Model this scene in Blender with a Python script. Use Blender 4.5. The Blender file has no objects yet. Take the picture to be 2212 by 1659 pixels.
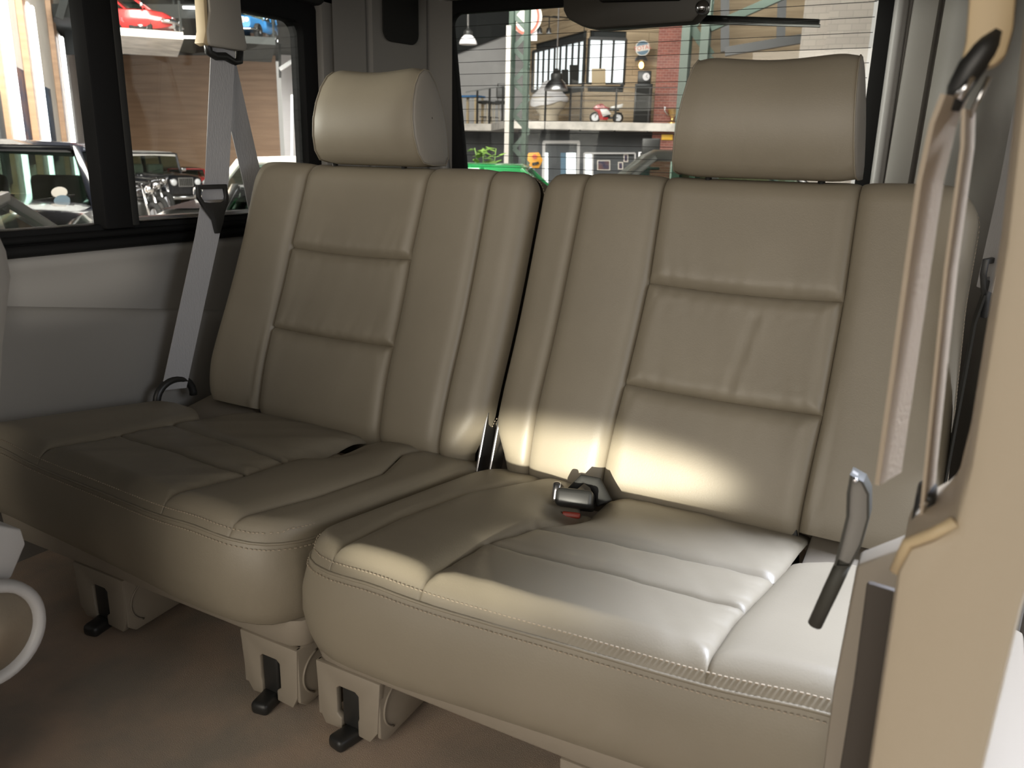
import bpy, bmesh, math, random
import numpy as np
from mathutils import Vector, Matrix
random.seed(7)
PI = math.pi
S = bpy.context.scene
C = S.collection

# ------------------------------------------------------------------ camera
RM = np.array([[0.872661, 0.487832, 0.021979], [0.151432, -0.22755, -0.96192], [-0.464254, 0.842758, -0.272447]])
CAM = np.array([0.75287, -0.76190, 0.82127]); F = 1769.9; CX, CY = 1106., 829.5
cd = bpy.data.cameras.new('camera'); cam = bpy.data.objects.new('camera', cd); C.objects.link(cam)
rx, ry, rz = RM
m = Matrix(((rx[0], -ry[0], -rz[0], CAM[0]), (rx[1], -ry[1], -rz[1], CAM[1]), (rx[2], -ry[2], -rz[2], CAM[2]), (0, 0, 0, 1)))
cam.matrix_world = m
cd.sensor_width = 36; cd.lens = F / 2212 * 36; cd.clip_start = 0.02; cd.clip_end = 300
cd.dof.use_dof = True; cd.dof.focus_distance = 1.55; cd.dof.aperture_fstop = 9
S.camera = cam
S.view_settings.view_transform = 'Standard'; S.view_settings.look = 'None'
S.view_settings.gamma = 1; S.view_settings.use_curve_mapping = False
S.view_settings.exposure = 0.12

# ------------------------------------------------------------------ world + lights
w = bpy.data.worlds.new('world'); S.world = w; w.use_nodes = True
w.node_tree.nodes['Background'].inputs[0].default_value = (1.0, 0.93, 0.85, 1)
w.node_tree.nodes['Background'].inputs[1].default_value = 0.62

def area(name, loc, target, sx, sy, power, col, spread=180):
    l = bpy.data.lights.new(name, 'AREA'); l.shape = 'RECTANGLE'; l.size = sx; l.size_y = sy
    l.energy = power; l.color = col; l.spread = math.radians(spread)
    o = bpy.data.objects.new(name, l); C.objects.link(o); o.location = loc
    o.rotation_euler = (Vector(target) - Vector(loc)).to_track_quat('-Z', 'Y').to_euler()
    return o
def spot(name, loc, target, power, col, ang, blend, size):
    l = bpy.data.lights.new(name, 'SPOT'); l.energy = power; l.color = col
    l.spot_size = math.radians(ang); l.spot_blend = blend; l.shadow_soft_size = size
    o = bpy.data.objects.new(name, l); C.objects.link(o); o.location = loc
    o.rotation_euler = (Vector(target) - Vector(loc)).to_track_quat('-Z', 'Y').to_euler()
    return o
area('daylight_door', (2.1, 1.62, 3.4), (0.5, 0.15, 0.3), 0.7, 0.7, 52, (0.76, 0.83, 1.0), 60)
area('daylight_front', (0.5, -5.2, 1.45), (0.0, 0.6, 0.7), 4.0, 1.6, 76, (1.0, 0.915, 0.79))
area('fill_cabin_floor', (0.3, -3.2, 2.3), (-0.1, -0.1, 0.1), 2.4, 1.0, 17, (1.0, 0.92, 0.82))  # added fill to lift the dark cabin floor
area('daylight_side', (3.4, -0.2, 1.3), (0.6, 0.5, 0.6), 1.6, 1.2, 20, (0.84, 0.90, 1.0))
spot('fill_right_pillar', (-3.0, -0.35, 1.06), (0.72, 1.40, 1.0), 420, (1.0, 0.95, 0.86), 12, 0.6, 0.10)  # added narrow spot, lifts the right rear pillar in place of lens haze
area('hall_lamps_left', (-8, 6, 6.0), (-14, 13, 0.5), 6, 6, 3300, (1.0, 0.94, 0.86))
area('hall_lamps_rear', (-6, 15, 6.5), (-10, 26, 1.5), 8, 6, 1150, (1.0, 0.96, 0.92))
sp_ = spot('spot_backrest_patch', (0.75, -4.2, 0.87), (0.21, 0.515, 0.297), 2900, (1.0, 0.95, 0.80), 7.4, 0.7, 0.03)  # added spot, squashed to lay the bright patch on the near backrest foot
sp_.scale = (1.0, 0.20, 1.0)

sq_ = spot('spot_door_patch', (3.2, -0.6, 1.25), (-0.84, 0.20, 0.565), 190, (1.0, 0.95, 0.88), 8.0, 0.5, 0.05)  # added spot, squashed to lay the bright patch on the left door panel
sq_.scale = (1.0, 0.28, 1.0)
# ------------------------------------------------------------------ helpers
def ray(px, py):
    return RM.T @ np.array([(px - CX) / F, (py - CY) / F, 1.])
def at(ax, px, py, v):
    d = ray(px, py); i = 'xyz'.index(ax); t = (v - CAM[i]) / d[i]; return Vector(CAM + d * t)
def Q(px, py, r):                       # point at horizontal distance r along the sight line
    d = ray(px, py); return Vector(CAM + d * (r / math.hypot(d[0], d[1])))
GZ = -0.75
def onground(px, r):
    p = Q(px, 330, r); p.z = GZ; return p
def bearing(px):
    d = ray(px, 330); return math.atan2(d[1], d[0])

def mat(name, col, rough=0.6, metal=0.0, noise=0.0, nscale=20, bump=0.0, bscale=200, emit=0, spec=0.5, stretch=None, col2=None, coat=0, bdist=0.002):
    mt = bpy.data.materials.new(name); mt.use_nodes = True
    nt = mt.node_tree; b = nt.nodes['Principled BSDF']
    c4 = (*col, 1)
    b.inputs['Base Color'].default_value = c4; b.inputs['Roughness'].default_value = rough
    b.inputs['Metallic'].default_value = metal; b.inputs['Specular IOR Level'].default_value = spec
    if coat: b.inputs['Coat Weight'].default_value = coat
    if emit:
        b.inputs['Emission Color'].default_value = c4; b.inputs['Emission Strength'].default_value = emit
    tc = nt.nodes.new('ShaderNodeTexCoord')
    src = tc.outputs['Object']
    if stretch:
        mp = nt.nodes.new('ShaderNodeMapping'); mp.inputs['Scale'].default_value = stretch
        nt.links.new(src, mp.inputs[0]); src = mp.outputs[0]
    if noise or col2:
        n = nt.nodes.new('ShaderNodeTexNoise'); n.inputs['Scale'].default_value = nscale; n.inputs['Detail'].default_value = 5
        nt.links.new(src, n.inputs['Vector'])
        r = nt.nodes.new('ShaderNodeValToRGB')
        a = col2 if col2 else tuple(x * (1 - noise) for x in col)
        z = col if col2 else tuple(min(1, x * (1 + noise)) for x in col)
        r.color_ramp.elements[0].color = (*a, 1); r.color_ramp.elements[1].color = (*z, 1)
        r.color_ramp.elements[0].position = 0.35; r.color_ramp.elements[1].position = 0.65
        nt.links.new(n.outputs['Fac'], r.inputs[0]); nt.links.new(r.outputs[0], b.inputs['Base Color'])
    if bump:
        n2 = nt.nodes.new('ShaderNodeTexNoise'); n2.inputs['Scale'].default_value = bscale; n2.inputs['Detail'].default_value = 3
        nt.links.new(src, n2.inputs['Vector'])
        bp = nt.nodes.new('ShaderNodeBump'); bp.inputs['Strength'].default_value = bump; bp.inputs['Distance'].default_value = bdist
        nt.links.new(n2.outputs['Fac'], bp.inputs['Height']); nt.links.new(bp.outputs[0], b.inputs['Normal'])
    return mt
def glassmat(name, tint=(1, 1, 1), refl=0.07, rough=0.0):
    mt = bpy.data.materials.new(name); mt.use_nodes = True; nt = mt.node_tree
    nt.nodes.remove(nt.nodes['Principled BSDF'])
    t = nt.nodes.new('ShaderNodeBsdfTransparent'); t.inputs[0].default_value = (*tint, 1)
    g = nt.nodes.new('ShaderNodeBsdfGlossy'); g.inputs['Roughness'].default_value = rough
    lw = nt.nodes.new('ShaderNodeLayerWeight'); lw.inputs[0].default_value = 0.5
    pw = nt.nodes.new('ShaderNodeMath'); pw.operation = 'POWER'; pw.inputs[1].default_value = 4.0
    ml = nt.nodes.new('ShaderNodeMath'); ml.operation = 'MULTIPLY_ADD'; ml.inputs[1].default_value = 0.6; ml.inputs[2].default_value = refl * 0.5
    mx = nt.nodes.new('ShaderNodeMixShader')
    nt.links.new(lw.outputs['Facing'], pw.inputs[0]); nt.links.new(pw.outputs[0], ml.inputs[0])
    nt.links.new(ml.outputs[0], mx.inputs[0]); nt.links.new(t.outputs[0], mx.inputs[1]); nt.links.new(g.outputs[0], mx.inputs[2])
    nt.links.new(mx.outputs[0], nt.nodes['Material Output'].inputs[0])
    return mt
def brickmat(name, c1, c2, mortar, scale, bw=0.5, rh=0.25, bump=0.3):
    mt = mat(name, c1, 0.85); nt = mt.node_tree; b = nt.nodes['Principled BSDF']
    tc = [n for n in nt.nodes if n.type == 'TEX_COORD'][0]
    sx = nt.nodes.new('ShaderNodeSeparateXYZ'); cb = nt.nodes.new('ShaderNodeCombineXYZ'); ad = nt.nodes.new('ShaderNodeMath')
    nt.links.new(tc.outputs['Object'], sx.inputs[0]); nt.links.new(sx.outputs[0], ad.inputs[0]); nt.links.new(sx.outputs[1], ad.inputs[1])
    nt.links.new(ad.outputs[0], cb.inputs[0]); nt.links.new(sx.outputs[2], cb.inputs[1])
    k = nt.nodes.new('ShaderNodeTexBrick'); k.inputs['Scale'].default_value = scale
    k.inputs['Color1'].default_value = (*c1, 1); k.inputs['Color2'].default_value = (*c2, 1); k.inputs['Mortar'].default_value = (*mortar, 1)
    k.inputs['Brick Width'].default_value = bw; k.inputs['Row Height'].default_value = rh; k.inputs['Mortar Size'].default_value = 0.015
    nt.links.new(cb.outputs[0], k.inputs['Vector']); nt.links.new(k.outputs['Color'], b.inputs['Base Color'])
    return mt

class MB:
    def __init__(s): s.v = []; s.f = []
    def add(s, vs, fs):
        n = len(s.v); s.v.extend([Vector(p) for p in vs]); s.f.extend([tuple(i + n for i in q) for q in fs]); return s
    def box(s, c, d, M=None):
        c = Vector(c); x, y, z = [k / 2 for k in d]
        vs = [Vector((a * x, b * y, e * z)) for a in (-1, 1) for b in (-1, 1) for e in (-1, 1)]
        if M: vs = [M @ p for p in vs]
        return s.add([p + c for p in vs], [(0, 1, 3, 2), (4, 6, 7, 5), (0, 4, 5, 1), (2, 3, 7, 6), (0, 2, 6, 4), (1, 5, 7, 3)])
    def rbox(s, c, d, r, M=None, seg=3):   # rounded box
        bm = bmesh.new(); bmesh.ops.create_cube(bm, size=1)
        for p in bm.verts: p.co = Vector((p.co.x * d[0], p.co.y * d[1], p.co.z * d[2]))
        bmesh.ops.bevel(bm, geom=bm.edges[:], offset=r, segments=seg, profile=0.5, affect='EDGES')
        bm.verts.index_update()
        vs = [(M @ p.co if M else p.co.copy()) + Vector(c) for p in bm.verts]
        fs = [tuple(q.index for q in f.verts) for f in bm.faces]; bm.free(); return s.add(vs, fs)
    def bar(s, a, b, w, h=None, up=(0, 0, 1)):
        a = Vector(a); b = Vector(b); h = h or w; d = (b - a); L = d.length; d.normalize()
        u = Vector(up); x = d.cross(u)
        if x.length < 1e-4: x = d.cross(Vector((1, 0, 0)))
        x.normalize(); y = x.cross(d)
        M = Matrix((x, d, y)).transposed()
        return s.box((a + b) / 2, (w, L, h), M)
    def tube(s, pts, r, n=8, cap=True, closed=False):
        pts = [Vector(p) for p in pts]; k = len(pts); rs = r if isinstance(r, (list, tuple)) else [r] * k
        vs = []; prev = None
        for i, p in enumerate(pts):
            if closed: t = pts[(i + 1) % k] - pts[i - 1]
            else: t = pts[min(i + 1, k - 1)] - pts[max(i - 1, 0)]
            t.normalize()
            if prev is None:
                x = t.cross(Vector((0, 0, 1)))
                if x.length < 1e-3: x = t.cross(Vector((0, 1, 0)))
            else: x = prev - t * prev.dot(t)
            x.normalize(); prev = x; y = t.cross(x)
            for j in range(n):
                a = 2 * PI * j / n; vs.append(p + (x * math.cos(a) + y * math.sin(a)) * rs[i])
        fs = []
        for i in range(k if closed else k - 1):
            for j in range(n):
                a = i * n + j; b = i * n + (j + 1) % n; i2 = (i + 1) % k
                fs.append((a, b, i2 * n + (j + 1) % n, i2 * n + j))
        if cap and not closed: fs += [tuple(range(n))[::-1], tuple((k - 1) * n + j for j in range(n))]
        return s.add(vs, fs)
    def lathe(s, prof, c, M=None, n=24):    # prof (r, z) about local z
        vs = []; c = Vector(c)
        for r, z in prof:
            for j in range(n):
                a = 2 * PI * j / n; p = Vector((r * math.cos(a), r * math.sin(a), z)); vs.append((M @ p if M else p) + c)
        fs = []
        for i in range(len(prof) - 1):
            for j in range(n):
                fs.append((i * n + j, i * n + (j + 1) % n, (i + 1) * n + (j + 1) % n, (i + 1) * n + j))
        fs += [tuple(range(n))[::-1], tuple((len(prof) - 1) * n + j for j in range(n))]
        return s.add(vs, fs)
    def prism(s, pts, ext):
        pts = [Vector(p) for p in pts]; e = Vector(ext); n = len(pts)
        fs = [tuple(range(n)), tuple(range(2 * n - 1, n - 1, -1))] + [(i, i + n, (i + 1) % n + n, (i + 1) % n) for i in range(n)]
        return s.add(pts + [p + e for p in pts], fs)
    def ring(s, outer, inner, ext):        # frame between two loops of equal length, extruded
        o = [Vector(p) for p in outer]; i_ = [Vector(p) for p in inner]; e = Vector(ext); n = len(o)
        vs = o + i_ + [p + e for p in o] + [p + e for p in i_]; fs = []
        for k in range(n):
            q = (k + 1) % n
            fs += [(k, q, n + q, n + k), (2 * n + k, 3 * n + k, 3 * n + q, 2 * n + q), (k, 2 * n + k, 2 * n + q, q), (n + k, n + q, 3 * n + q, 3 * n + k)]
        return s.add(vs, fs)
    def grid(s, P):                        # P[i][j] points
        a = len(P); b = len(P[0]); vs = [p for r in P for p in r]
        return s.add(vs, [(i * b + j, (i + 1) * b + j, (i + 1) * b + j + 1, i * b + j + 1) for i in range(a - 1) for j in range(b - 1)])
    def sphere(s, c, d, n=12, M=None):
        prof = [(math.sin(PI * i / n) * 0.5 + 1e-5, -math.cos(PI * i / n) * 0.5) for i in range(n + 1)]
        k = len(s.v); s.lathe(prof, (0, 0, 0), None, n + 4)
        for i in range(k, len(s.v)):
            p = s.v[i]; p = Vector((p.x * d[0], p.y * d[1], p.z * d[2])); s.v[i] = (M @ p if M else p) + Vector(c)
        return s
    def build(s, name, m, parent=None, smooth=False, bevel=0, auto=None, fixn=True):
        me = bpy.data.meshes.new(name)
        off = Vector((0, 0, 0))
        if parent:
            q = parent
            while q: off += q.location; q = q.parent
        else:
            xs = [p.x for p in s.v]; ys = [p.y for p in s.v]; zs = [p.z for p in s.v]
            off = Vector(((min(xs) + max(xs)) / 2, (min(ys) + max(ys)) / 2, min(zs)))
        me.from_pydata([tuple(p - off) for p in s.v], [], s.f)
        if fixn or bevel:
            bm = bmesh.new(); bm.from_mesh(me)
            if fixn: bmesh.ops.recalc_face_normals(bm, faces=bm.faces)
            if bevel:
                ed = [e for e in bm.edges if len(e.link_faces) == 2 and e.calc_face_angle(0) > 0.5]
                bmesh.ops.bevel(bm, geom=ed, offset=bevel, segments=2, profile=0.5, affect='EDGES', clamp_overlap=True)
            bm.to_mesh(me); bm.free()
        me.materials.append(m)
        if smooth or bevel:
            for p in me.polygons: p.use_smooth = True
            if auto or bevel:
                try: me.set_sharp_from_angle(angle=math.radians(auto or 40))
                except Exception: pass
        o = bpy.data.objects.new(name, me); C.objects.link(o)
        if parent: o.parent = parent
        else: o.location = off
        return o
def tag(o, label, cat, group=None, kind=None):
    o['label'] = label; o['category'] = cat
    if group: o['group'] = group
    if kind: o['kind'] = kind
    return o
def thing(name, label, cat, loc, group=None):
    o = bpy.data.objects.new(name, None); C.objects.link(o); o.location = loc; o.empty_display_size = 0.05
    return tag(o, label, cat, group)
def struct(o, label=None):
    o['kind'] = 'structure'
    if label: o['label'] = label
    return o
def sempty(name, loc=(0, 0, 0)):
    o = bpy.data.objects.new(name, None); C.objects.link(o); o.location = loc; o['kind'] = 'structure'; return o
def copy_tree(o, parent=None):
    c = o.copy(); C.objects.link(c); c.parent = parent
    for ch in list(o.children): copy_tree(ch, c)
    return c
def rotz(a): return Matrix.Rotation(a, 3, 'Z')
def rotx(a): return Matrix.Rotation(a, 3, 'X')
def roty(a): return Matrix.Rotation(a, 3, 'Y')
def interp(x, xs, ys): return float(np.interp(x, xs, ys))

# ------------------------------------------------------------------ materials
M = {}
LEA = (0.262, 0.228, 0.170)
M['leather'] = mat('leather', LEA, 0.46, noise=0.05, nscale=6, bump=0.25, bscale=420, bdist=0.0006)
M['thread'] = mat('thread', (0.42, 0.35, 0.26), 0.8)
M['cap'] = mat('leather_cap', (0.30, 0.27, 0.225), 0.5, bump=0.2, bscale=420, bdist=0.0006)
M['plastic'] = mat('taupe_plastic', (0.30, 0.26, 0.205), 0.5, bump=0.15, bscale=500, bdist=0.0005)
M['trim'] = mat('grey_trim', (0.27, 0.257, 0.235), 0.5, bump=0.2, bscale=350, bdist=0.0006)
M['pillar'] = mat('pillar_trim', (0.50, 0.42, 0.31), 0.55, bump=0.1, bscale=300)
M['carpet'] = mat('carpet', (0.50, 0.38, 0.285), 0.95, noise=0.18, nscale=9, bump=0.35, bscale=700, col2=(0.36, 0.31, 0.25), bdist=0.004)
M['black'] = mat('black_rubber', (0.012, 0.012, 0.012), 0.65, spec=0.15)
M['blackpl'] = mat('black_plastic', (0.02, 0.02, 0.019), 0.4)
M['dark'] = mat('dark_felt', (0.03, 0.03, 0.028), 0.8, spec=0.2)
M['strapdark'] = mat('dark_olive_strap', (0.055, 0.053, 0.043), 0.6)
M['sealbrown'] = mat('seal_brown', (0.075, 0.062, 0.05), 0.7)
M['tanbelt'] = mat('tan_webbing', (0.45, 0.37, 0.28), 0.5, bump=0.3, bscale=300)
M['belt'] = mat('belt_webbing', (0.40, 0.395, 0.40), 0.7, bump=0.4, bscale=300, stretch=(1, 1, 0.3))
M['beltcover'] = mat('belt_cover', (0.36, 0.335, 0.29), 0.5)
M['housing'] = mat('housing_plastic', (0.085, 0.078, 0.066), 0.45)
M['tanpl'] = mat('tan_plastic', (0.58, 0.45, 0.27), 0.5)
M['chrome'] = mat('chrome', (0.75, 0.75, 0.76), 0.15, 1.0)
M['steel'] = mat('steel', (0.45, 0.45, 0.46), 0.35, 1.0)
M['red'] = mat('red_button', (0.35, 0.05, 0.03), 0.4)
M['glass'] = glassmat('window_glass', (0.94, 0.96, 0.95))
M['grey'] = mat('light_grey_plastic', (0.42, 0.41, 0.40), 0.45)
M['headliner'] = mat('headliner', (0.40, 0.37, 0.33), 0.9)

# ================================================================== CABIN SHELL
XL, XR, YB = -0.83, 0.86, 1.45
struct(MB().box((0, 0.1, -0.02), (1.72, 2.7, 0.04)).build('floor', M['carpet']), 'grey-beige carpeted floor of the car cabin')
# roof
struct(MB().box((0.0, 0.71, 1.275), (1.74, 1.5, 0.05)).build('ceiling', M['headliner']), 'cloth headliner of the car roof')

# left wall
wl = sempty('wall_left', (XL, 0.4, 0))
b = MB()      # lower panel with the sloped ledge
lz = lambda y: 0.517 - 0.167 * (y - 0.10) if y > 0.10 else 0.517
ys = [-0.9, -0.3, 0.1, 0.3, 0.5, 0.8, 1.4]
P = []
for y in ys:
    z = lz(y); P.append([Vector((XL - 0.005, y, 0)), Vector((XL - 0.005, y, z - 0.03)), Vector((XL - 0.008, y, z - 0.008)), Vector((XL - 0.022, y, z)), Vector((XL - 0.06, y, z + 0.004))])
b.grid(P).build('lower_panel', M['trim'], wl, smooth=True)
P = []
for y in ys:
    z = lz(y); P.append([Vector((XL - 0.03, y, z - 0.02)), Vector((XL - 0.03, y, z + 0.02)), Vector((XL - 0.026, y, 0.575)), Vector((XL - 0.018, y, 0.592)), Vector((XL - 0.03, y, 0.606)), Vector((XL - 0.05, y, 0.612))])
MB().grid(P).build('upper_panel', M['trim'], wl, smooth=True)
# solid body behind panels, with window hole (y -.9..1.03, z .61..1.14)
b = MB(); b.box((XL - 0.07, 0.25, 0.30), (0.07, 2.4, 0.62)); b.build('door_body', M['dark'], wl)
MB().box((XL - 0.045, 0.22, 1.225), (0.09, 2.5, 0.09)).build('roof_rail', M['dark'], wl, bevel=0.01)
# rear quarter panel behind the window
MB().box((XL - 0.045, 1.24, 0.93), (0.09, 0.42, 0.65)).build('quarter_panel', M['trim'], wl, bevel=0.01)

# left side window
w1 = sempty('window_1', (XL, 0.4, 0.61))
def rrect(y0, y1, z0, z1, r, n=6):
    pts = []
    for cx_, cz, a0 in ((y1 - r, z1 - r, 0), (y0 + r, z1 - r, 90), (y0 + r, z0 + r, 180), (y1 - r, z0 + r, 270)):
        for k in range(n + 1):
            a = math.radians(a0 + 90 * k / n); pts.append((cx_ + r * math.cos(a), cz + r * math.sin(a)))
    return pts
o_ = [Vector((XL - 0.02, y, z)) for y, z in rrect(-0.95, 1.045, 0.605, 1.20, 0.07)]
i_ = [Vector((XL - 0.025, y, z)) for y, z in rrect(-0.85, 0.985, 0.655, 1.135, 0.035)]
MB().ring(o_, i_, (-0.05, 0, 0)).build('window_frame', M['black'], w1, bevel=0.004)
for z, t in ((0.615, 0.012), (0.636, 0.008)):
    MB().tube([(XL - 0.018, -0.9, z), (XL - 0.018, 1.02, z)], t, 8).build('rubber_lip', M['black'], w1, smooth=True)
MB().box((XL - 0.03, 0.383, 0.895), (0.045, 0.072, 0.50)).build('divider_post', M['black'], w1, bevel=0.006)
MB().box((XL - 0.012, 0.418, 0.895), (0.015, 0.016, 0.49)).build('divider_seal', M['dark'], w1, bevel=0.003)
MB().bar((XL - 0.03, 0.42, 0.663), (XL - 0.03, 0.98, 0.663), 0.03, 0.006).build('lower_channel', M['steel'], w1)
MB().box((XL - 0.05, -0.25, 0.895), (0.005, 1.22, 0.50)).build('pane', M['glass'], w1)
MB().box((XL - 0.04, 0.70, 0.895), (0.005, 0.58, 0.50)).build('pane', M['glass'], w1)

def sk(x, z): return x - 0.12 * (z - 0.75) if x < 0 else x
# rear wall with rear window
WL, WR, WB, WT = -0.655, 0.478, 0.62, 1.213
wb = sempty('wall_back', (0, YB, 0))
o_ = [Vector((x, YB, z)) for x, z in rrect(-0.86, 0.90, 0.0, 1.27, 0.02)]
i_ = [Vector((sk(x, z), YB, z)) for x, z in rrect(WL - 0.055, WR + 0.045, WB - 0.04, WT + 0.035, 0.06)]
MB().ring(o_, i_, (0, 0.08, 0)).build('rear_door_panel', M['trim'], wb, bevel=0.006)
def bead(x0, x1, z0, z1, r, rad, y):
    return MB().tube([Vector((sk(x, z), y, z)) for x, z in rrect(x0, x1, z0, z1, r)], rad, 8, closed=True)
bead(WL - 0.062, WR + 0.052, WB - 0.05, WT + 0.05, 0.07, 0.016, YB - 0.004).build('aperture_trim', M['grey'], wb, smooth=True)
w2 = sempty('window_2', (0, YB, WB))
o_ = [Vector((sk(x, z), YB + 0.005, z)) for x, z in rrect(WL - 0.052, WR + 0.042, WB - 0.04, WT + 0.035, 0.06)]
i_ = [Vector((sk(x, z), YB + 0.005, z)) for x, z in rrect(WL, WR, WB, WT, 0.035)]
MB().ring(o_, i_, (0, 0.03, 0)).build('rubber_seal', M['black'], w2, bevel=0.004)
MB().box(((WL + WR) / 2 - .03, YB + 0.022, (WB + WT) / 2), (WR - WL + 0.10, 0.004, WT - WB + 0.04)).build('pane', M['glass'], w2)
b = MB()
for k in range(17):
    z = WT - 0.035 - k * 0.0335
    b.box(((WL + WR) / 2 - .03, YB + 0.0185, z), (WR - WL + .05, 0.0012, 0.0013))
o = b.build('heating_wires', M['blackpl'], w2); o['kind'] = 'stuff'

# left rear corner pillar with dark vent
t1 = sempty('trim_1', (-0.80, 1.30, 0))
P = []
for z in (0.0, 0.7, 1.27):
    P.append([Vector((XL + 0.01, 1.06, z)), Vector((XL + 0.02, 1.10, z)), Vector((XL + 0.03, 1.15, z)), Vector((XL + 0.035, 1.165, z)), Vector((XL + 0.028, 1.17, z)), Vector((XL + 0.028, 1.18, z)), Vector((XL + 0.04, 1.19, z)),
              Vector((XL + 0.07, 1.385, z)), Vector((XL + 0.075, 1.40, z)), Vector((XL + 0.065, 1.41, z)), Vector((XL + 0.075, 1.42, z)), Vector((XL + 0.13, 1.455, z))])
MB().grid(P).build('pillar_cover', M['trim'], t1, smooth=True, auto=35)
def onpil(py_, z): return Vector((XL + 0.035 + (py_ - 1.19) * 0.154 + 0.006, py_, z))
oo = [onpil(y, z) for y, z in rrect(1.225, 1.365, 1.115, 1.30, 0.03)]
MB().prism(oo, (0.006, -0.001, 0)).build('dark_vent', M['dark'], t1, bevel=0.003)

# right side: rear quarter panel and pillar
wr = sempty('wall_right', (XR, 1.0, 0))
MB().box((XR + 0.03, 1.10, 0.62), (0.06, 0.80, 1.28)).build('quarter_panel', M['trim'], wr, bevel=0.01)
P = []
for z in (0.0, 0.8, 1.27):
    k = 0.02 * (z - 0.8)
    P.append([Vector((0.545 + k, 1.447, z)), Vector((0.55 + k, 1.43, z)), Vector((0.575 + k, 1.42, z)), Vector((0.60 + k, 1.42, z)), Vector((0.607 + k, 1.44, z)), Vector((0.615 + k, 1.42, z)), Vector((0.64 + k, 1.40, z)),
              Vector((0.72, 1.36, z)), Vector((0.78, 1.28, z)), Vector((0.81, 1.15, z)), Vector((0.845, 0.78, z))])
MB().grid(P).build('pillar_cover', M['trim'], wr, smooth=True, auto=50)
MB().box((XR + 0.03, 0.2, 1.225), (0.08, 2.4, 0.07)).build('roof_rail', M['dark'], wr, bevel=0.01)
MB().box((XR + 0.02, 0.2, 0.03), (0.09, 1.0, 0.10)).build('door_sill', M['plastic'], wr, bevel=0.01)

# near pillar on the right (out of focus)
t2 = sempty('trim_2', (0.79, -0.22, 0))
b = MB()
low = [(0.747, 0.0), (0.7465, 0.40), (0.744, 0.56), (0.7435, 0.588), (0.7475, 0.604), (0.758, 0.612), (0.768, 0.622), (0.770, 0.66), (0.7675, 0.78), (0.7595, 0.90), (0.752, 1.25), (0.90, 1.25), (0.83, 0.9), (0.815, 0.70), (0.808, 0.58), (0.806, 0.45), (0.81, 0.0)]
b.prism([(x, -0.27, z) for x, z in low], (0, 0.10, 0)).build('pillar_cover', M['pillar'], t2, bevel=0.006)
MB().tube([(0.7425, -0.262, 0.585), (0.7465, -0.265, 0.606), (0.758, -0.268, 0.616), (0.768, -0.268, 0.626)], 0.0035, 8).build('edge_lip', M['tanpl'], t2, smooth=True)
def strip(left, right, Y):
    def ext(pts):
        p = [at('y', x, y, Y) for x, y in pts]; d = p[-1] - p[-2]; k = (0.02 - p[-1].z) / d.z
        return p + [p[-1] + d * k]
    return ext(left) + ext(right)[::-1]
MB().prism(strip([(1872, 1258), (1843, 1477), (1814, 1659)], [(1960, 1285), (1925, 1487), (1905, 1659)], -0.17), (0, 0.007, 0)).build('rubber_seal', M['sealbrown'], t2, bevel=0.003)
MB().prism(strip([(1850, 1222), (1800, 1487), (1778, 1659)], [(1960, 1180), (1900, 1477), (1860, 1659)], -0.10), (0, 0.03, 0)).build('sill_strip', M['plastic'], t2, bevel=0.003)

# ================================================================== REAR SEATS
Bp = np.array([0, .50, .24]); Vv = np.array([0, .33543, .94206]); Nn = np.array([0, -.94206, .33543])
C0 = np.array([0, 0, .313]); Sv = np.array([0, .99166, -.12892]); Cn = np.array([0, .12892, .99166])
def noise1(x, k=0): return math.sin(x * 1.0 + k) * 0.5 + math.sin(x * 2.3 + 1.7 * k) * 0.3 + math.sin(x * 4.9 + 0.6 * k) * 0.2

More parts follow.
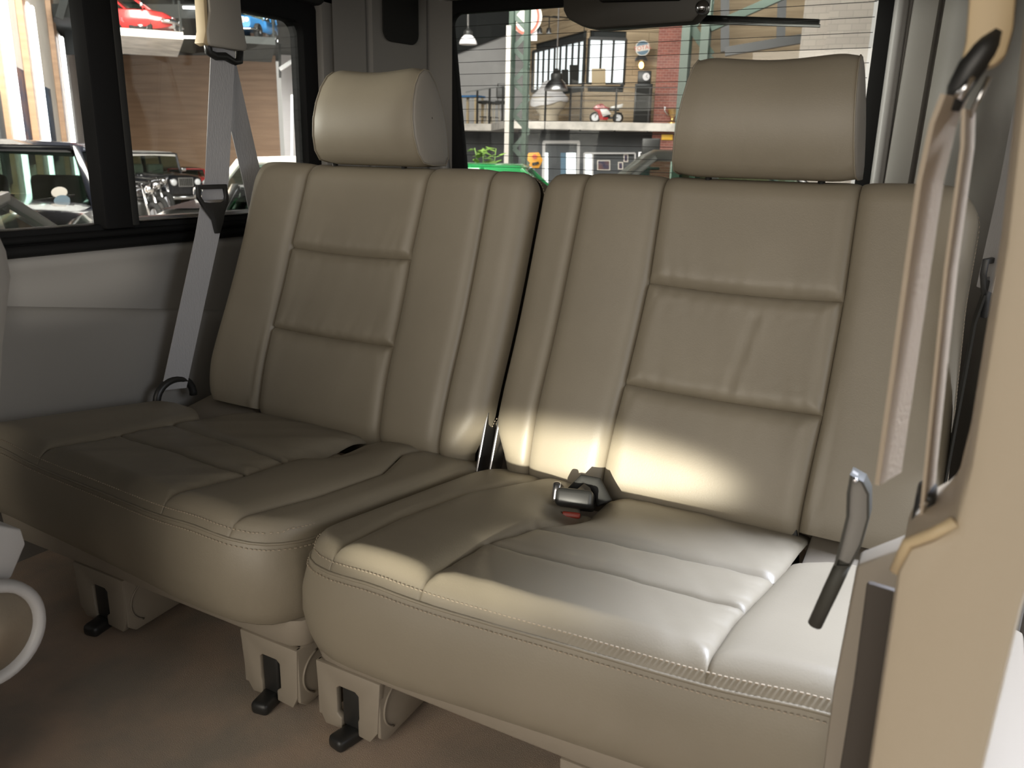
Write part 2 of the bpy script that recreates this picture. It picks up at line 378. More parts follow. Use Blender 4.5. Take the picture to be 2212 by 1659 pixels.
def make_seat(sg, label):
    root = thing('car_seat', label, 'car seat', (sg * 0.38, 0.25, 0))
    W = lambda x, v, n: Vector(Bp + Vv * v + Nn * n + np.array([sg * x, 0, 0]))
    VT = 0.586
    def gl(v):          # gap-side outline
        x = 0.006 + 0.034 * (0.5 - 0.5 * math.cos(PI * min(max((0.10 - v) / 0.10, 0), 1)))
        r = 0.05
        if v > VT - r: x += r - math.sqrt(max(r * r - (v - (VT - r)) ** 2, 0))
        return x
    def gr(v):
        x = 0.757 + 0.018 * min(max((0.40 - v) / 0.3, 0), 1); r = 0.062
        if v > VT - r: x -= r - math.sqrt(max(r * r - (v - (VT - r)) ** 2, 0))
        if v < 0.12: x -= 0.05 - math.sqrt(max(0.05 ** 2 - (0.05 * (0.12 - v) / 0.12) ** 2, 0))
        return x
    s1 = lambda v: interp(v, [-0.05, 0.02, 0.12, 0.58], [0.098, 0.100, 0.098, 0.103])
    s2 = lambda v: interp(v, [-0.05, 0.05, 0.20, 0.40, 0.58], [0.246, 0.247, 0.254, 0.260, 0.254])
    s3 = lambda v: interp(v, [-0.05, 0.05, 0.20, 0.40, 0.58], [0.582, 0.583, 0.588, 0.588, 0.582])
    R = 0.042
    def base(x, v):
        D = min(x - gl(v), gr(v) - x, VT - v)
        D = max(min(D, R), 0)
        n = -R + math.sqrt(max(R * R - (R - D) ** 2, 0))
        n += 0.016 * math.exp(-((v - 0.10) / 0.14) ** 2) * (1 if x < 0.6 else 0.6)       # lumbar bulge
        n += 0.012 * math.exp(-((x - 0.66) / 0.09) ** 2) + 0.010 * math.exp(-((x - 0.16) / 0.10) ** 2)
        n -= 0.035 * max(0, (0.03 - v) / 0.06) ** 2 + 0.010
        return n
    def puff(d, H, r):
        q = min(max(d / r, 0), 1); return H * math.sqrt(max(1 - (1 - q) ** 2, 0))
    back = MB(); 
    # shell behind the panels
    outl = []
    vs_ = [-0.03 + (VT + 0.03) * (1 - (1 - i / 24) ** 1.8) for i in range(25)]
    outl = [(gl(v), v) for v in vs_] + [(gr(v), v) for v in vs_[::-1]]
    n = len(outl)
    P = []
    for dn, ins in ((0, 0.0), (-0.012, -0.003), (-0.05, -0.003), (-0.075, 0.01), (-0.085, 0.04)):
        row = []
        for x, v in outl:
            c_ = 0.38; x2 = x + (ins if x < c_ else -ins); v2 = v - (ins if v > 0.3 else 0)
            row.append(W(x2, v2, base(x, v) + dn if dn == 0 else base(x, v) + dn))
        P.append(row)
    back.grid(P); k = len(back.v); back.f.append(tuple(range(k - n, k)))
    bo = back.build('backrest', M['leather'], root, smooth=True, auto=50)
    def panel(uL, uR, v0, v1, nu, nv, H, r, fl, fr, fb, ft, wr=0, name='leather_panel'):
        P = []
        for j in range(nv + 1):
            t = j / nv; v = v0(0) + (v1(0) - v0(0)) * (1 - (1 - t) ** (1.6 if v1(0) > VT - 0.01 else 1.0))
            row = []
            for i in range(nu + 1):
                s = 0.5 - 0.5 * math.cos(PI * i / nu) if nu > 6 else i / nu
                a, b_ = uL(v), uR(v); x = a + (b_ - a) * s
                vb, vt = v0(s), v1(s)
                vv = vb + (vt - vb) * (v - v0(0)) / max(v1(0) - v0(0), 1e-6)
                ds = [9]
                if fl: ds.append(x - a)
                if fr: ds.append(b_ - x)
                h = puff(min(ds), H, r)
                h2 = H
                if fb: h2 = min(h2, puff(vv - vb, H, r * 0.8))
                if ft: h2 = min(h2, puff(vt - vv, H, r * 0.8))
                h = min(h, h2) if (fb or ft) else h
                if wr:
                    dd = min((vv - vb) if fb else 9, (vt - vv) if ft else 9)
                    h -= wr * math.exp(-dd / 0.022) * max(0, noise1(x * 210 + dd * 60, 2.1 * v0(0) * 9)) * min(1, dd / 0.006)
                    if sg > 0 and abs(v0(0) - 0.199) < 0.001:
                        tt = min(max((vv - 0.215) / 0.125, 0), 1); dx_ = x - (0.437 + 0.020 * tt); dv_ = vv - (0.215 + 0.125 * tt)
                        h -= 0.0035 * math.exp(-(dx_ / 0.004) ** 2 - (dv_ / 0.01) ** 2) - 0.0012 * math.exp(-((dx_ - 0.010) / 0.006) ** 2 - (dv_ / 0.02) ** 2)
                    h += 0.0012 * noise1(x * 55 + vv * 9, v0(0) * 31) * math.exp(-dd / 0.06)
                row.append(W(x, vv, base(x, vv) + h + 0.0005))
            P.append(row)
        return MB().grid(P).build(name, M['leather'], bo, smooth=True, fixn=False if False else True)
    cst = lambda q: (lambda s: q)
    panel(gl, s1, cst(-0.03), cst(VT), 12, 60, 0.014, 0.020, 0, 1, 0, 0)
    panel(s1, s2, cst(-0.035), cst(VT), 20, 60, 0.018, 0.026, 1, 1, 0, 0)
    h1 = lambda s: 0.385 - 0.004 * math.sin(PI * s); h2 = lambda s: 0.199 - 0.003 * math.sin(PI * s)
    panel(s2, s3, cst(-0.045), h2, 44, 36, 0.018, 0.030, 1, 1, 0, 1, 0.0035)
    panel(s2, s3, h2, h1, 60, 36, 0.018, 0.030, 1, 1, 1, 1, 0.0035)
    panel(s2, s3, h1, cst(VT), 60, 36, 0.018, 0.030, 1, 1, 1, 0, 0.0035)
    panel(s3, gr, cst(0.012), cst(VT), 20, 60, 0.018, 0.026, 1, 0, 0, 0)
    # stitching round the edge of the backrest
    st = MB()
    loop = [(x, v) for x, v in outl]
    for k in range(len(loop) - 1):
        a, c_ = np.array(loop[k]), np.array(loop[k + 1]); L = np.linalg.norm(c_ - a)
        m_ = max(1, int(L / 0.0055))
        for q in range(m_):
            if a[1] < 0.0: continue
            p = a + (c_ - a) * (q + 0.5) / m_; d = (c_ - a) / max(L, 1e-6)
            pa, pb = p - d * 0.0016, p + d * 0.0016
            nn = base(p[0], p[1]) - 0.004
            out = 0.0024
            sx = -out if p[0] < 0.3 and abs(d[1]) > 0.5 else (out if abs(d[1]) > 0.5 else 0); sv = out if abs(d[1]) <= 0.5 else 0
            st.bar(W(pa[0] + sx, pa[1] + sv, nn), W(pb[0] + sx, pb[1] + sv, nn), 0.0011)
    o = st.build('stitching', M['thread'], bo); o['kind'] = 'stuff'

    # ---- cushion
    U = lambda x, s, h: Vector(C0 + Sv * s + Cn * h + np.array([sg * x, 0, 0]))
    KX = [0.010, 0.012, 0.017, 0.027, 0.040, 0.060, 0.090, 0.120]; KS = [0.06, 0.04, 0.02, 0.0, -0.016, -0.028, -0.037, -0.041]
    def fr(x):           # front edge
        return interp(x, KX + [0.20, 0.30, 0.41, 0.56, 0.70, 0.79], KS + [-0.040, -0.030, -0.021, -0.011, -0.004, -0.002])
    c1 = lambda s: interp(s, [-0.04, 0.13, 0.30, 0.42, 0.56], [0.092, 0.078, 0.085, 0.132, 0.14])
    c2 = lambda s: interp(s, [-0.04, 0.12, 0.24, 0.30, 0.56], [0.233, 0.229, 0.250, 0.272, 0.28])
    c3 = lambda s: interp(s, [-0.04, 0.11, 0.20, 0.33, 0.56], [0.578, 0.578, 0.586, 0.596, 0.60])
    def ce0b(s): return interp(s, KS[::-1], KX[::-1])
    ce1 = lambda s: 0.785
    def cbase(x, s):
        D = min(x - ce0b(s), (0.785 - x) * 1.0, s - fr(x)); Rr = 0.03
        D = max(min(D, Rr), 0); h = -0.022 + 0.022 / Rr * math.sqrt(max(Rr * Rr - (Rr - D) ** 2, 0)) 
        h += 0.006 * math.exp(-((x - 0.16) / 0.07) ** 2) + 0.010 * math.exp(-((x - 0.70) / 0.08) ** 2) - 0.006
        h -= 0.012 * math.exp(-(((x - 0.25) / 0.05) ** 2 + ((s - 0.36) / 0.07) ** 2)) * 2.2
        h -= 0.02 * max(0, (s - 0.40) / 0.15) ** 2
        return h
    P = []; ns = 40
    cu = MB()      # foam block under the panels: front face and gap side, swept round the corner
    path = [(0.785, 0.50), (0.785, 0.25), (0.785, 0.02), (0.78, -0.005)] + [(x, fr(x)) for x in np.linspace(0.75, 0.13, 26)] + [(x, fr(x)) for x in (0.105, 0.09, 0.075, 0.06, 0.05, 0.04, 0.033, 0.027, 0.021, 0.017, 0.0135, 0.012, 0.0105)] + [(0.010, s) for s in np.linspace(0.10, 0.52, 12)]
    prof = [(0.0, 0.0), (0.12, 0.006), (0.3, 0.012), (0.55, 0.013), (0.8, 0.007), (0.95, 0.0), (1.0, -0.008)]
    for k, (x, s) in enumerate(path):
        a = np.array(path[max(k - 1, 0)]); c_ = np.array(path[min(k + 1, len(path) - 1)]); d = (c_ - a); d /= np.linalg.norm(d)
        nx, nyy = -d[1], d[0]
        if (np.array([x - 0.4, s - 0.25]) @ np.array([nx, nyy])) < 0: nx, nyy = -nx, -nyy
        top = U(x, s, cbase(x, s)); zb = 0.157
        gapside = 0.5 if x < 0.014 else 1.0
        P.append([Vector((top.x + sg * nx * o * gapside, top.y + nyy * o, top.z + (zb - top.z) * q)) for q, o in prof])
    cu.grid(P); k = len(prof); n = len(path)
    cu.f.append(tuple(i * k + k - 1 for i in range(n)))
    cuo = cu.build('seat_cushion', M['leather'], root, smooth=True, auto=60)
    def cpanel(uL, uR, s0, s1_, nu, nv, H, r, fl, frr, fb, ft, wr=0):
        P = []
        for j in range(nv + 1):
            t = j / nv; row = []
            for i in range(nu + 1):
                q = 0.5 - 0.5 * math.cos(PI * i / nu)
                sm = 0.15
                x = None
                # two passes so that curved front edges follow x
                a0, b0 = uL(0.1), uR(0.1); xx = a0 + (b0 - a0) * q
                if fl == 0 and uL is ce0b: xx = KX[0] + (b0 - KX[0]) * q
                sa, sb = s0(xx), s1_(xx); s = sa + (sb - sa) * t
                a, b_ = uL(s), uR(s); x = a + (b_ - a) * q
                if uL is ce0b: x = xx + (b_ - b0) * q
                sa, sb = s0(x), s1_(x); s = sa + (sb - sa) * t
                a, b_ = uL(s), uR(s)
                ds = [9]
                if fl: ds.append(x - a)
                if frr: ds.append(b_ - x)
                h = puff(min(ds), H, r)
                if uL is ce0b: h = min(h, puff(x - KX[0], 0.02, 0.016))
                if fb: h = min(h, puff(s - sa, H, r * 0.8))
                if ft: h = min(h, puff(sb - s, H, r * 0.8))
                h = min(h, 0.42 * max(s - fr(x), 0) + 0.0004)
                if wr:
                    dd = min(ds); h -= wr * math.exp(-dd / 0.02) * max(0, noise1(s * 130 + dd * 90, 3)) * min(1, dd / 0.006)
                    h += 0.0016 * noise1(x * 30 + s * 22, s0(0.3) * 40)
                row.append(U(x, s, cbase(x, s) + h + 0.0005))
            P.append(row)
        return MB().grid(P).build('leather_panel', M['leather'], cuo, smooth=True)
    e0 = lambda x: fr(x); bk = lambda x: 0.55
    cpanel(ce0b, c1, fr, bk, 16, 64, 0.010, 0.022, 0, 1, 0, 0)
    cpanel(c1, c2, e0, lambda x: 0.40 + (0.15 if x < 0.2 else 0.15 * max(0, 1 - (x - 0.2) / 0.05)), 18, 60, 0.013, 0.03, 1, 1, 0, 1, 0)
    t1_ = lambda x: interp(x, [0.2, 0.4, 0.6], [0.125, 0.14, 0.148]); t2_ = lambda x: interp(x, [0.2, 0.42, 0.6], [0.225, 0.258, 0.270])
    cpanel(c2, c3, e0, t1_, 44, 30, 0.014, 0.035, 1, 1, 0, 1, 0.003)
    cpanel(c2, c3, t1_, t2_, 44, 24, 0.014, 0.035, 1, 1, 1, 1, 0.003)
    cpanel(c2, c3, t2_, bk, 44, 30, 0.014, 0.035, 1, 1, 1, 0, 0.003)
    cpanel(c3, ce1, e0, lambda x: 0.345 + 0.04 * min(1, (x - 0.59) / 0.06), 18, 56, 0.013, 0.03, 1, 0, 0, 1)
    MB().prism([U(0.60, 0.36, -0.045), U(0.785, 0.38, -0.045), U(0.785, 0.62, 0.03), U(0.60, 0.62, 0.03)], (0, 0, -0.05)).build('hinge_cover', M['plastic'], root, bevel=0.006)
    # piping and double stitching along the front edge and the gap side
    pts = [U(x, s, cbase(x, s) + 0.001) for x, s in path[4:]]
    pip = MB().tube(pts, 0.0022, 6); pip.build('piping', M['leather'], cuo, smooth=True)
    st = MB()
    for row, (dh, dn) in enumerate(((-0.006, 0.0035), (0.0105, -0.009))):
        pp = []
        for k, (x, s) in enumerate(path):
            if k < 3: continue
            a = np.array(path[max(k - 1, 0)]); c_ = np.array(path[min(k + 1, len(path) - 1)]); d = (c_ - a); d /= np.linalg.norm(d)
            nx, nyy = -d[1], d[0]
            if (np.array([x - 0.4, s - 0.25]) @ np.array([nx, nyy])) < 0: nx, nyy = -nx, -nyy
            if row == 0: p = U(x, s, cbase(x, s)); p = Vector((p.x + sg * nx * (0.0042 if x > 0.01 else 0.002), p.y + nyy * 0.0042, p.z + dh))
            else:
                x2, s2_ = x - nx * 0.0045, s - nyy * 0.0045; p = U(x2, s2_, cbase(x2, s2_) + (0.42 * max(s2_ - fr(x2), 0) if x2 > 0.03 else 0.008) + 0.0008)
            pp.append(p)
        for k in range(len(pp) - 1):
            L = (pp[k + 1] - pp[k]).length; m_ = max(1, int(L / 0.0055)); d = (pp[k + 1] - pp[k]) / max(L, 1e-9)
            for q in range(m_):
                c_ = pp[k] + d * L * (q + 0.5) / m_; st.bar(c_ - d * 0.0017, c_ + d * 0.0017, 0.0013)
    o = st.build('stitching', M['thread'], cuo); o['kind'] = 'stuff'

    # ---- headrest: D-shaped bolster
    prof = [(0.752, 0.786), (0.700, 0.786), (0.668, 0.792), (0.651, 0.812), (0.642, 0.845), (0.641, 0.880), (0.648, 0.915), (0.662, 0.948), (0.681, 0.972), (0.700, 0.983), (0.718, 0.982), (0.738, 0.960), (0.754, 0.925), (0.765, 0.88), (0.768, 0.84), (0.765, 0.80)]
    def hr(x0, x1, name, mt, par, cap=False):
        cy_, cz_ = 0.705, 0.885; xs = np.linspace(x0, x1, 25); P = []
        for x in xs:
            u = (x - (x0 + x1) / 2) / ((x1 - x0) / 2); sc = 1 - 0.05 * max(0, abs(u) - 0.8) / 0.2
            sag = -0.007 * math.cos(u * PI / 2) ** 2
            row = []
            for y, z in prof + prof[:1]:
                yy = cy_ + (y - cy_) * sc; zz = cz_ + (z - cz_) * sc + (sag * max(0, (z - 0.88) / 0.1)) 
                row.append(Vector((sg * (x + (0.010 * (z - 0.885) / 0.1 * (-1 if u > 0 else 1) * abs(u))), yy, zz)))
            P.append(row)
        g = MB().grid(P); return g.build(name, mt, par, smooth=True, auto=60)
    hx0, hx1 = (0.287, 0.566) if sg > 0 else (0.264, 0.524)
    ho = hr(hx0, hx1, 'headrest', M['leather'], root)
    for e, dirn in ((hx0, -1), (hx1, 1)):
        P = []
        u = -1 if dirn < 0 else 1; cy_, cz_ = 0.705, 0.885
        for sc, dx in ((0.955, -0.001), (0.94, 0.001), (0.85, 0.0035), (0.6, 0.0055), (0.3, 0.0065), (0.02, 0.007)):
            P.append([Vector((sg * (e + dirn * dx - (0.010 * (z - 0.885) * sc / 0.1 * u)), cy_ + (y - cy_) * sc, cz_ + (z - cz_) * sc)) for y, z in prof + prof[:1]])
        MB().grid(P).build('end_panel', M['cap'], ho, smooth=True)
        rim = [Vector((sg * (e - (0.010 * (z - 0.885) / 0.1 * u)), cy_ + (y - cy_) * 0.957, cz_ + (z - cz_) * 0.957)) for y, z in prof]
        MB().tube(rim, 0.0016, 6, closed=True).build('piping', M['leather'], ho, smooth=True)
    for x in (0.33, 0.52):
        MB().tube([(sg * x, 0.705, 0.74), (sg * x, 0.705, 0.80)], 0.006, 10).build('headrest_post', M['blackpl'], ho, smooth=True)

    # ---- plastic base trim and legs
    pth = [(0.77, 0.45), (0.77, 0.03), (0.755, 0.008), (0.735, 0.002)] + [(x, 0.002) for x in (0.6, 0.4, 0.2, 0.06)] + [(0.03, 0.004), (0.014, 0.014), (0.008, 0.03), (0.007, 0.10), (0.007, 0.45)]
    P = []
    for z, ins in ((0.160, 0.010), (0.158, 0.001), (0.150, 0.0), (0.118, 0.002), (0.112, 0.006), (0.110, 0.03)):
        row = []
        for x, y in pth:
            xx = x + (ins if x < 0.1 else (-ins if x > 0.75 else 0)); row.append(Vector((sg * xx, y + (ins if y < 0.02 else 0), z)))
        P.append(row)
    MB().grid(P).build('base_trim', M['plastic'], root, smooth=True, auto=40)
    MB().box((sg * 0.39, 0.25, 0.135), (0.70, 0.40, 0.03)).build('base_frame', M['dark'], root)
    for x0, x1 in ((0.014, 0.136), (0.405, 0.545)):
        mx = (x0 + x1) / 2; hw = (x1 - x0) / 2
        # shell with an open notch for the latch: front plate in an inverted-U outline
        n0, n1 = mx - 0.020, mx + 0.020
        if sg < 0: n0, n1 = mx - 0.020, mx + 0.020
        s0, s1_ = mx - 0.012, mx + 0.018
        out = [(x0 + 0.004, 0.112), (x1 - 0.002, 0.112), (x1 - 0.008, 0.03), (x1 - 0.022, 0.010), (s1_, 0.012), (s1_, 0.036), (n1, 0.042), (n1, 0.078), (n1 - 0.006, 0.083), (n0 + 0.006, 0.083), (n0, 0.078), (n0, 0.036), (n0 + 0.008, 0.030), (s0, 0.028), (s0, 0.012), (x0 + 0.018, 0.010), (x0 + 0.008, 0.03)]
        lg = MB().prism([(sg * x, 0.004, z) for x, z in out], (0, 0.012, 0)).build('leg_cover', M['plastic'], root, bevel=0.003)
        for xs_ in (x0 + 0.004, x1 - 0.004):
            MB().prism([(sg * xs_, 0.006, 0.112), (sg * xs_, 0.006, 0.022), (sg * xs_, 0.02, 0.010), (sg * xs_, 0.12, 0.016), (sg * xs_, 0.20, 0.09), (sg * xs_, 0.20, 0.112)], (sg * (0.006 if xs_ < mx else -0.006), 0, 0)).build('side_wall', M['plastic'], lg, bevel=0.002)
            MB().tube([(sg * (xs_ + (-0.001 if xs_ < mx else 0.001)), 0.05 + 0.036 * math.cos(a), 0.058 + 0.036 * math.sin(a)) for a in np.linspace(1.7, 4.3, 14)], 0.0018, 6).build('round_cap_edge', M['plastic'], lg, smooth=True)
        lt = MB().rbox((sg * (mx + 0.003), 0.016, 0.052), (0.032, 0.018, 0.068), 0.005)
        lt.build('floor_latch', M['blackpl'], root, smooth=True, auto=40)
        MB().rbox((sg * (mx + 0.003), -0.002, 0.010), (0.030, 0.05, 0.022), 0.008, rotz(sg * -0.2)).build('latch_foot', M['blackpl'], root, smooth=True, auto=50)
    # dark plate in place of the shade inside the notch at the backrest's outer foot
    MB().prism([W(0.528, -0.045, 0.004), W(0.592, -0.045, 0.004), W(0.580, 0.015, 0.014), W(0.562, 0.045, 0.018), W(0.550, 0.055, 0.019), W(0.540, 0.046, 0.017)], (0, 0.01, 0.0)).build('notch_shade_plate', M['blackpl'], root, bevel=0.003)
    # steel hinge plate in the gap
    MB().box((sg * 0.014, 0.53, 0.26), (0.006, 0.045, 0.15), rotx(-0.34)).build('hinge_plate', M['steel'], root, bevel=0.002)
    return root
make_seat(-1, 'grey-beige leather rear seat beside the far window, left of the gap')
make_seat(1, 'grey-beige leather rear seat nearest the camera, right of the gap')


# ================================================================== SEAT BELTS AND SMALL CABIN THINGS
def strap(pts, wdir, wid, th, name, mt, par):
    P = []
    for i, p in enumerate(pts):
        p = Vector(p); wd = Vector(wdir[i] if isinstance(wdir, list) else wdir).normalized() * wid / 2
        t = (Vector(pts[min(i + 1, len(pts) - 1)]) - Vector(pts[max(i - 1, 0)])).normalized(); nn = wd.cross(t).normalized() * th / 2
        P.append([p - wd - nn, p + wd - nn, p + wd + nn, p - wd + nn, p - wd - nn])
    b = MB().grid(P); b.f += [(0, 1, 2, 3), tuple(len(b.v) - 5 + k for k in range(4))]
    return b.build(name, mt, par, bevel=0)
XB = -0.783
sb = thing('seat_belt', 'grey seat belt hanging in front of the far side window with a black tongue', 'seat belt', (XB, 0.6, 0.3))
strap([(XB, 0.645, 1.03), (XB, 0.600, 0.745), (XB, 0.560, 0.62), (XB, 0.432, 0.285)], (0.12, 1, -0.12), 0.062, 0.002, 'lap_strap', M['belt'], sb)
strap([(XB - 0.008, 0.650, 1.03), (XB - 0.012, 0.688, 0.88), (XB - 0.014, 0.722, 0.74), (XB - 0.014, 0.745, 0.60)], (0.1, 1, 0.2), 0.056, 0.002, 'shoulder_strap', M['belt'], sb)
cv = MB(); 
cvp = [(0.604, 1.30), (0.604, 1.10), (0.594, 1.06), (0.594, 1.035), (0.60, 1.03), (0.70, 1.03), (0.705, 1.04), (0.694, 1.10), (0.694, 1.30)]
cv.prism([(XB + 0.014, y, z) for y, z in cvp], (-0.03, 0, 0)).build('loop_cover', M['beltcover'], sb, bevel=0.005)
MB().prism([(XB + 0.008, 0.585 + 0.012, 1.30), (XB + 0.008, 0.592, 1.06), (XB + 0.008, 0.584, 1.035), (XB + 0.008, 0.599, 1.03), (XB + 0.008, 0.609, 1.30)], (-0.03, 0, 0)).build('cover_edge', M['tanpl'], sb, bevel=0.002)
MB().tube([(XB, 0.60, 1.045), (XB, 0.604, 1.018), (XB, 0.622, 1.012), (XB + 0.004, 0.645, 1.014), (XB, 0.672, 1.005), (XB, 0.690, 1.008), (XB, 0.694, 1.04)], 0.009, 10).build('guide_loop', M['blackpl'], sb, smooth=True)
def tongue(par, c, ax, sc=1.0):
    ax = Vector(ax); c = Vector(c)
    T = lambda a, z, d=0: c + ax * a * sc + Vector((0, 0, z * sc)) + ax.cross(Vector((0, 0, 1))) * d
    oo = [T(-0.045, 0.04), T(0.04, 0.04), T(0.043, 0.012), T(0.040, -0.005), T(0.028, -0.025), T(0.022, -0.045), T(0.010, -0.07), T(-0.002, -0.07), T(-0.008, -0.04), T(-0.03, -0.012), T(-0.046, 0.012)]
    ii = [T(-0.036, 0.030), T(0.031, 0.030), T(0.033, 0.012), T(0.030, 0.004), T(0.020, 0.0), T(0.010, 0.0), T(0.0, 0.0), T(-0.008, 0.0), T(-0.014, 0.0), T(-0.028, 0.002), T(-0.036, 0.014)]
    f_ = MB().ring([p + ax.cross(Vector((0, 0, 1))) * 0.006 for p in oo], [p + ax.cross(Vector((0, 0, 1))) * 0.006 for p in ii], ax.cross(Vector((0, 0, 1))) * -0.008).build('tongue_frame', M['blackpl'], par, bevel=0.0015)
    plate = [T(-0.030, 0.006, 0.004), T(0.034, 0.006, 0.004), T(0.034, -0.008, 0.004), T(0.018, -0.03, 0.004), T(0.014, -0.06, 0.004), T(0.0, -0.06, 0.004), T(-0.004, -0.03, 0.004), T(-0.026, -0.012, 0.004)]
    MB().prism(plate, ax.cross(Vector((0, 0, 1))) * -0.004).build('tongue_plate', M['steel'], f_, bevel=0.001)
tongue(sb, (XB + 0.004, 0.580, 0.695), (0, 1, 0))
# lower anchor ring, half sunk beside the cushion
MB().tube([(XB - 0.004, 0.437 + 0.050 * math.cos(a), 0.262 + 0.044 * math.sin(a)) for a in np.linspace(-0.1, PI + 0.1, 16)], 0.009, 10).build('anchor_ring', M['blackpl'], sb, smooth=True)

XB2 = 0.785
sr = thing('seat_belt', 'pale seat belt with black tongue seen edge on beside the right rear pillar', 'seat belt', (XB2, 0.6, 0.3))
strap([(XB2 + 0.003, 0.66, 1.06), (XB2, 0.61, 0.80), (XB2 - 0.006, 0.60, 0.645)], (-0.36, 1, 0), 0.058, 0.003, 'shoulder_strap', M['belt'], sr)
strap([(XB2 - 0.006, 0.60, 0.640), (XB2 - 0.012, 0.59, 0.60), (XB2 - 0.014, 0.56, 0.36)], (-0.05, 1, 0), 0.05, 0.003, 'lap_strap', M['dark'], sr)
tongue(sr, (XB2 - 0.004, 0.60, 0.66), (0.3, 0.954, 0), 0.8)
MB().rbox((XB2, 0.66, 1.13), (0.028, 0.10, 0.14), 0.008).build('loop_cover', M['beltcover'], sr, smooth=True, auto=40)

# front belt on the near pillar
sf = thing('seat_belt', 'blurred tan seat belt loop with yellowish cover on the near pillar', 'seat belt', (0.745, -0.20, 0.6))
MB().prism([at('y', x, y, -0.2) for x, y in ((2097, -60), (2086, 90), (2066, 172), (2078, 186), (2100, 152), (2150, 141), (2174, 118), (2190, 60), (2200, -60))], (0, 0.02, 0)).build('loop_cover', M['tanpl'], sf, bevel=0.003)
MB().tube([(0.7475, -0.195, 0.892), (0.742, -0.197, 0.882), (0.737, -0.198, 0.873), (0.7325, -0.198, 0.862), (0.731, -0.198, 0.850)], [0.0055, 0.0075, 0.0075, 0.0065, 0.004], 10).build('guide_loop', M['blackpl'], sf, smooth=True)
MB().tube([(0.7385, -0.2035, 0.868), (0.733, -0.205, 0.856)], [0.0025, 0.003], 8).build('guide_bolt', M['chrome'], sf, smooth=True)
MB().tube([(0.747, -0.2, 0.868), (0.7405, -0.2, 0.846)], 0.0014, 8).build('guide_pin', M['chrome'], sf, smooth=True)
strap([(0.731, -0.20, 0.858), (0.7275, -0.20, 0.842), (0.7255, -0.20, 0.81), (0.726, -0.20, 0.76), (0.727, -0.20, 0.70), (0.728, -0.20, 0.62)], (0.30, 1, 0), 0.036, 0.003, 'inner_strap', M['tanbelt'], sf)
strap([(0.7395, -0.20, 0.850), (0.742, -0.20, 0.83), (0.744, -0.20, 0.76), (0.748, -0.20, 0.69), (0.753, -0.20, 0.605)], (0.14, 1, 0), 0.034, 0.002, 'outer_strap', M['tanbelt'], sf)
MB().rbox((0.7515, -0.195, 0.600), (0.012, 0.03, 0.035), 0.004).build('height_slider', M['blackpl'], sf, smooth=True, auto=40)
MB().tube([(0.7515, -0.213, 0.614), (0.744, -0.2, 0.575)], 0.0022, 8).build('slider_pin', M['chrome'], sf, smooth=True)
hl = thing('belt_stalk', 'blurred dark strap hanging in front of the near cushion by the pillar', 'strap', (0.70, -0.10, 0.43))
P0 = [(0.696, 0.581), (0.6955, 0.565), (0.6975, 0.545), (0.6955, 0.520), (0.6935, 0.50), (0.692, 0.475), (0.681, 0.436)]
P1 = [(0.7065, 0.577), (0.712, 0.568), (0.7145, 0.548), (0.712, 0.523), (0.7065, 0.503), (0.698, 0.478), (0.687, 0.432)]
MB().ring([(x, -0.10, z) for x, z in P0[:5]] + [(x, -0.10, z) for x, z in P1[:5]][::-1], [(x + 0.0018, -0.10, z - 0.001) for x, z in P0[:5]] + [(x - 0.0018, -0.10, z - 0.001) for x, z in P1[:5]][::-1], (0, 0.02, 0)).build('loop', M['strapdark'], hl, bevel=0.001)
MB().prism([(x + 0.001, -0.094, z) for x, z in P0[:5]] + [(x - 0.001, -0.094, z) for x, z in P1[:5]][::-1], (0, 0.006, 0)).build('web', M['trim'], hl)
MB().tube([(0.7005, -0.09, 0.503), (0.694, -0.09, 0.476), (0.6845, -0.09, 0.437)], [0.0062, 0.0064, 0.0060], 12).build('strap', M['strapdark'], hl, smooth=True)
MB().sphere((0.7005, -0.102, 0.578), (0.005, 0.005, 0.005)).build('rivet', M['chrome'], hl, smooth=True)

# buckle between the cushions
bk_ = thing('seat_belt_buckle', 'dark seat belt buckle with chrome slot tucked behind the near bolster', 'buckle', (0.236, 0.40, 0.25))
Mb = rotz(0.3) @ rotx(-0.5)
MB().rbox((0.238, 0.405, 0.262), (0.062, 0.085, 0.030), 0.008, Mb).build('housing', M['blackpl'], bk_, smooth=True, auto=50)
MB().rbox((0.207, 0.398, 0.270), (0.014, 0.05, 0.034), 0.005, Mb).build('chrome_end', M['chrome'], bk_, smooth=True, auto=50)
MB().rbox((0.246, 0.370, 0.250), (0.030, 0.012, 0.010), 0.003, Mb).build('red_button', M['red'], bk_, smooth=True, auto=50)
MB().tube([(0.222, 0.415, 0.272), (0.238, 0.428, 0.292), (0.260, 0.432, 0.288), (0.282, 0.422, 0.260)], [0.006, 0.008, 0.012, 0.014], 10).build('webbing_stalk', M['dark'], bk_, smooth=True)

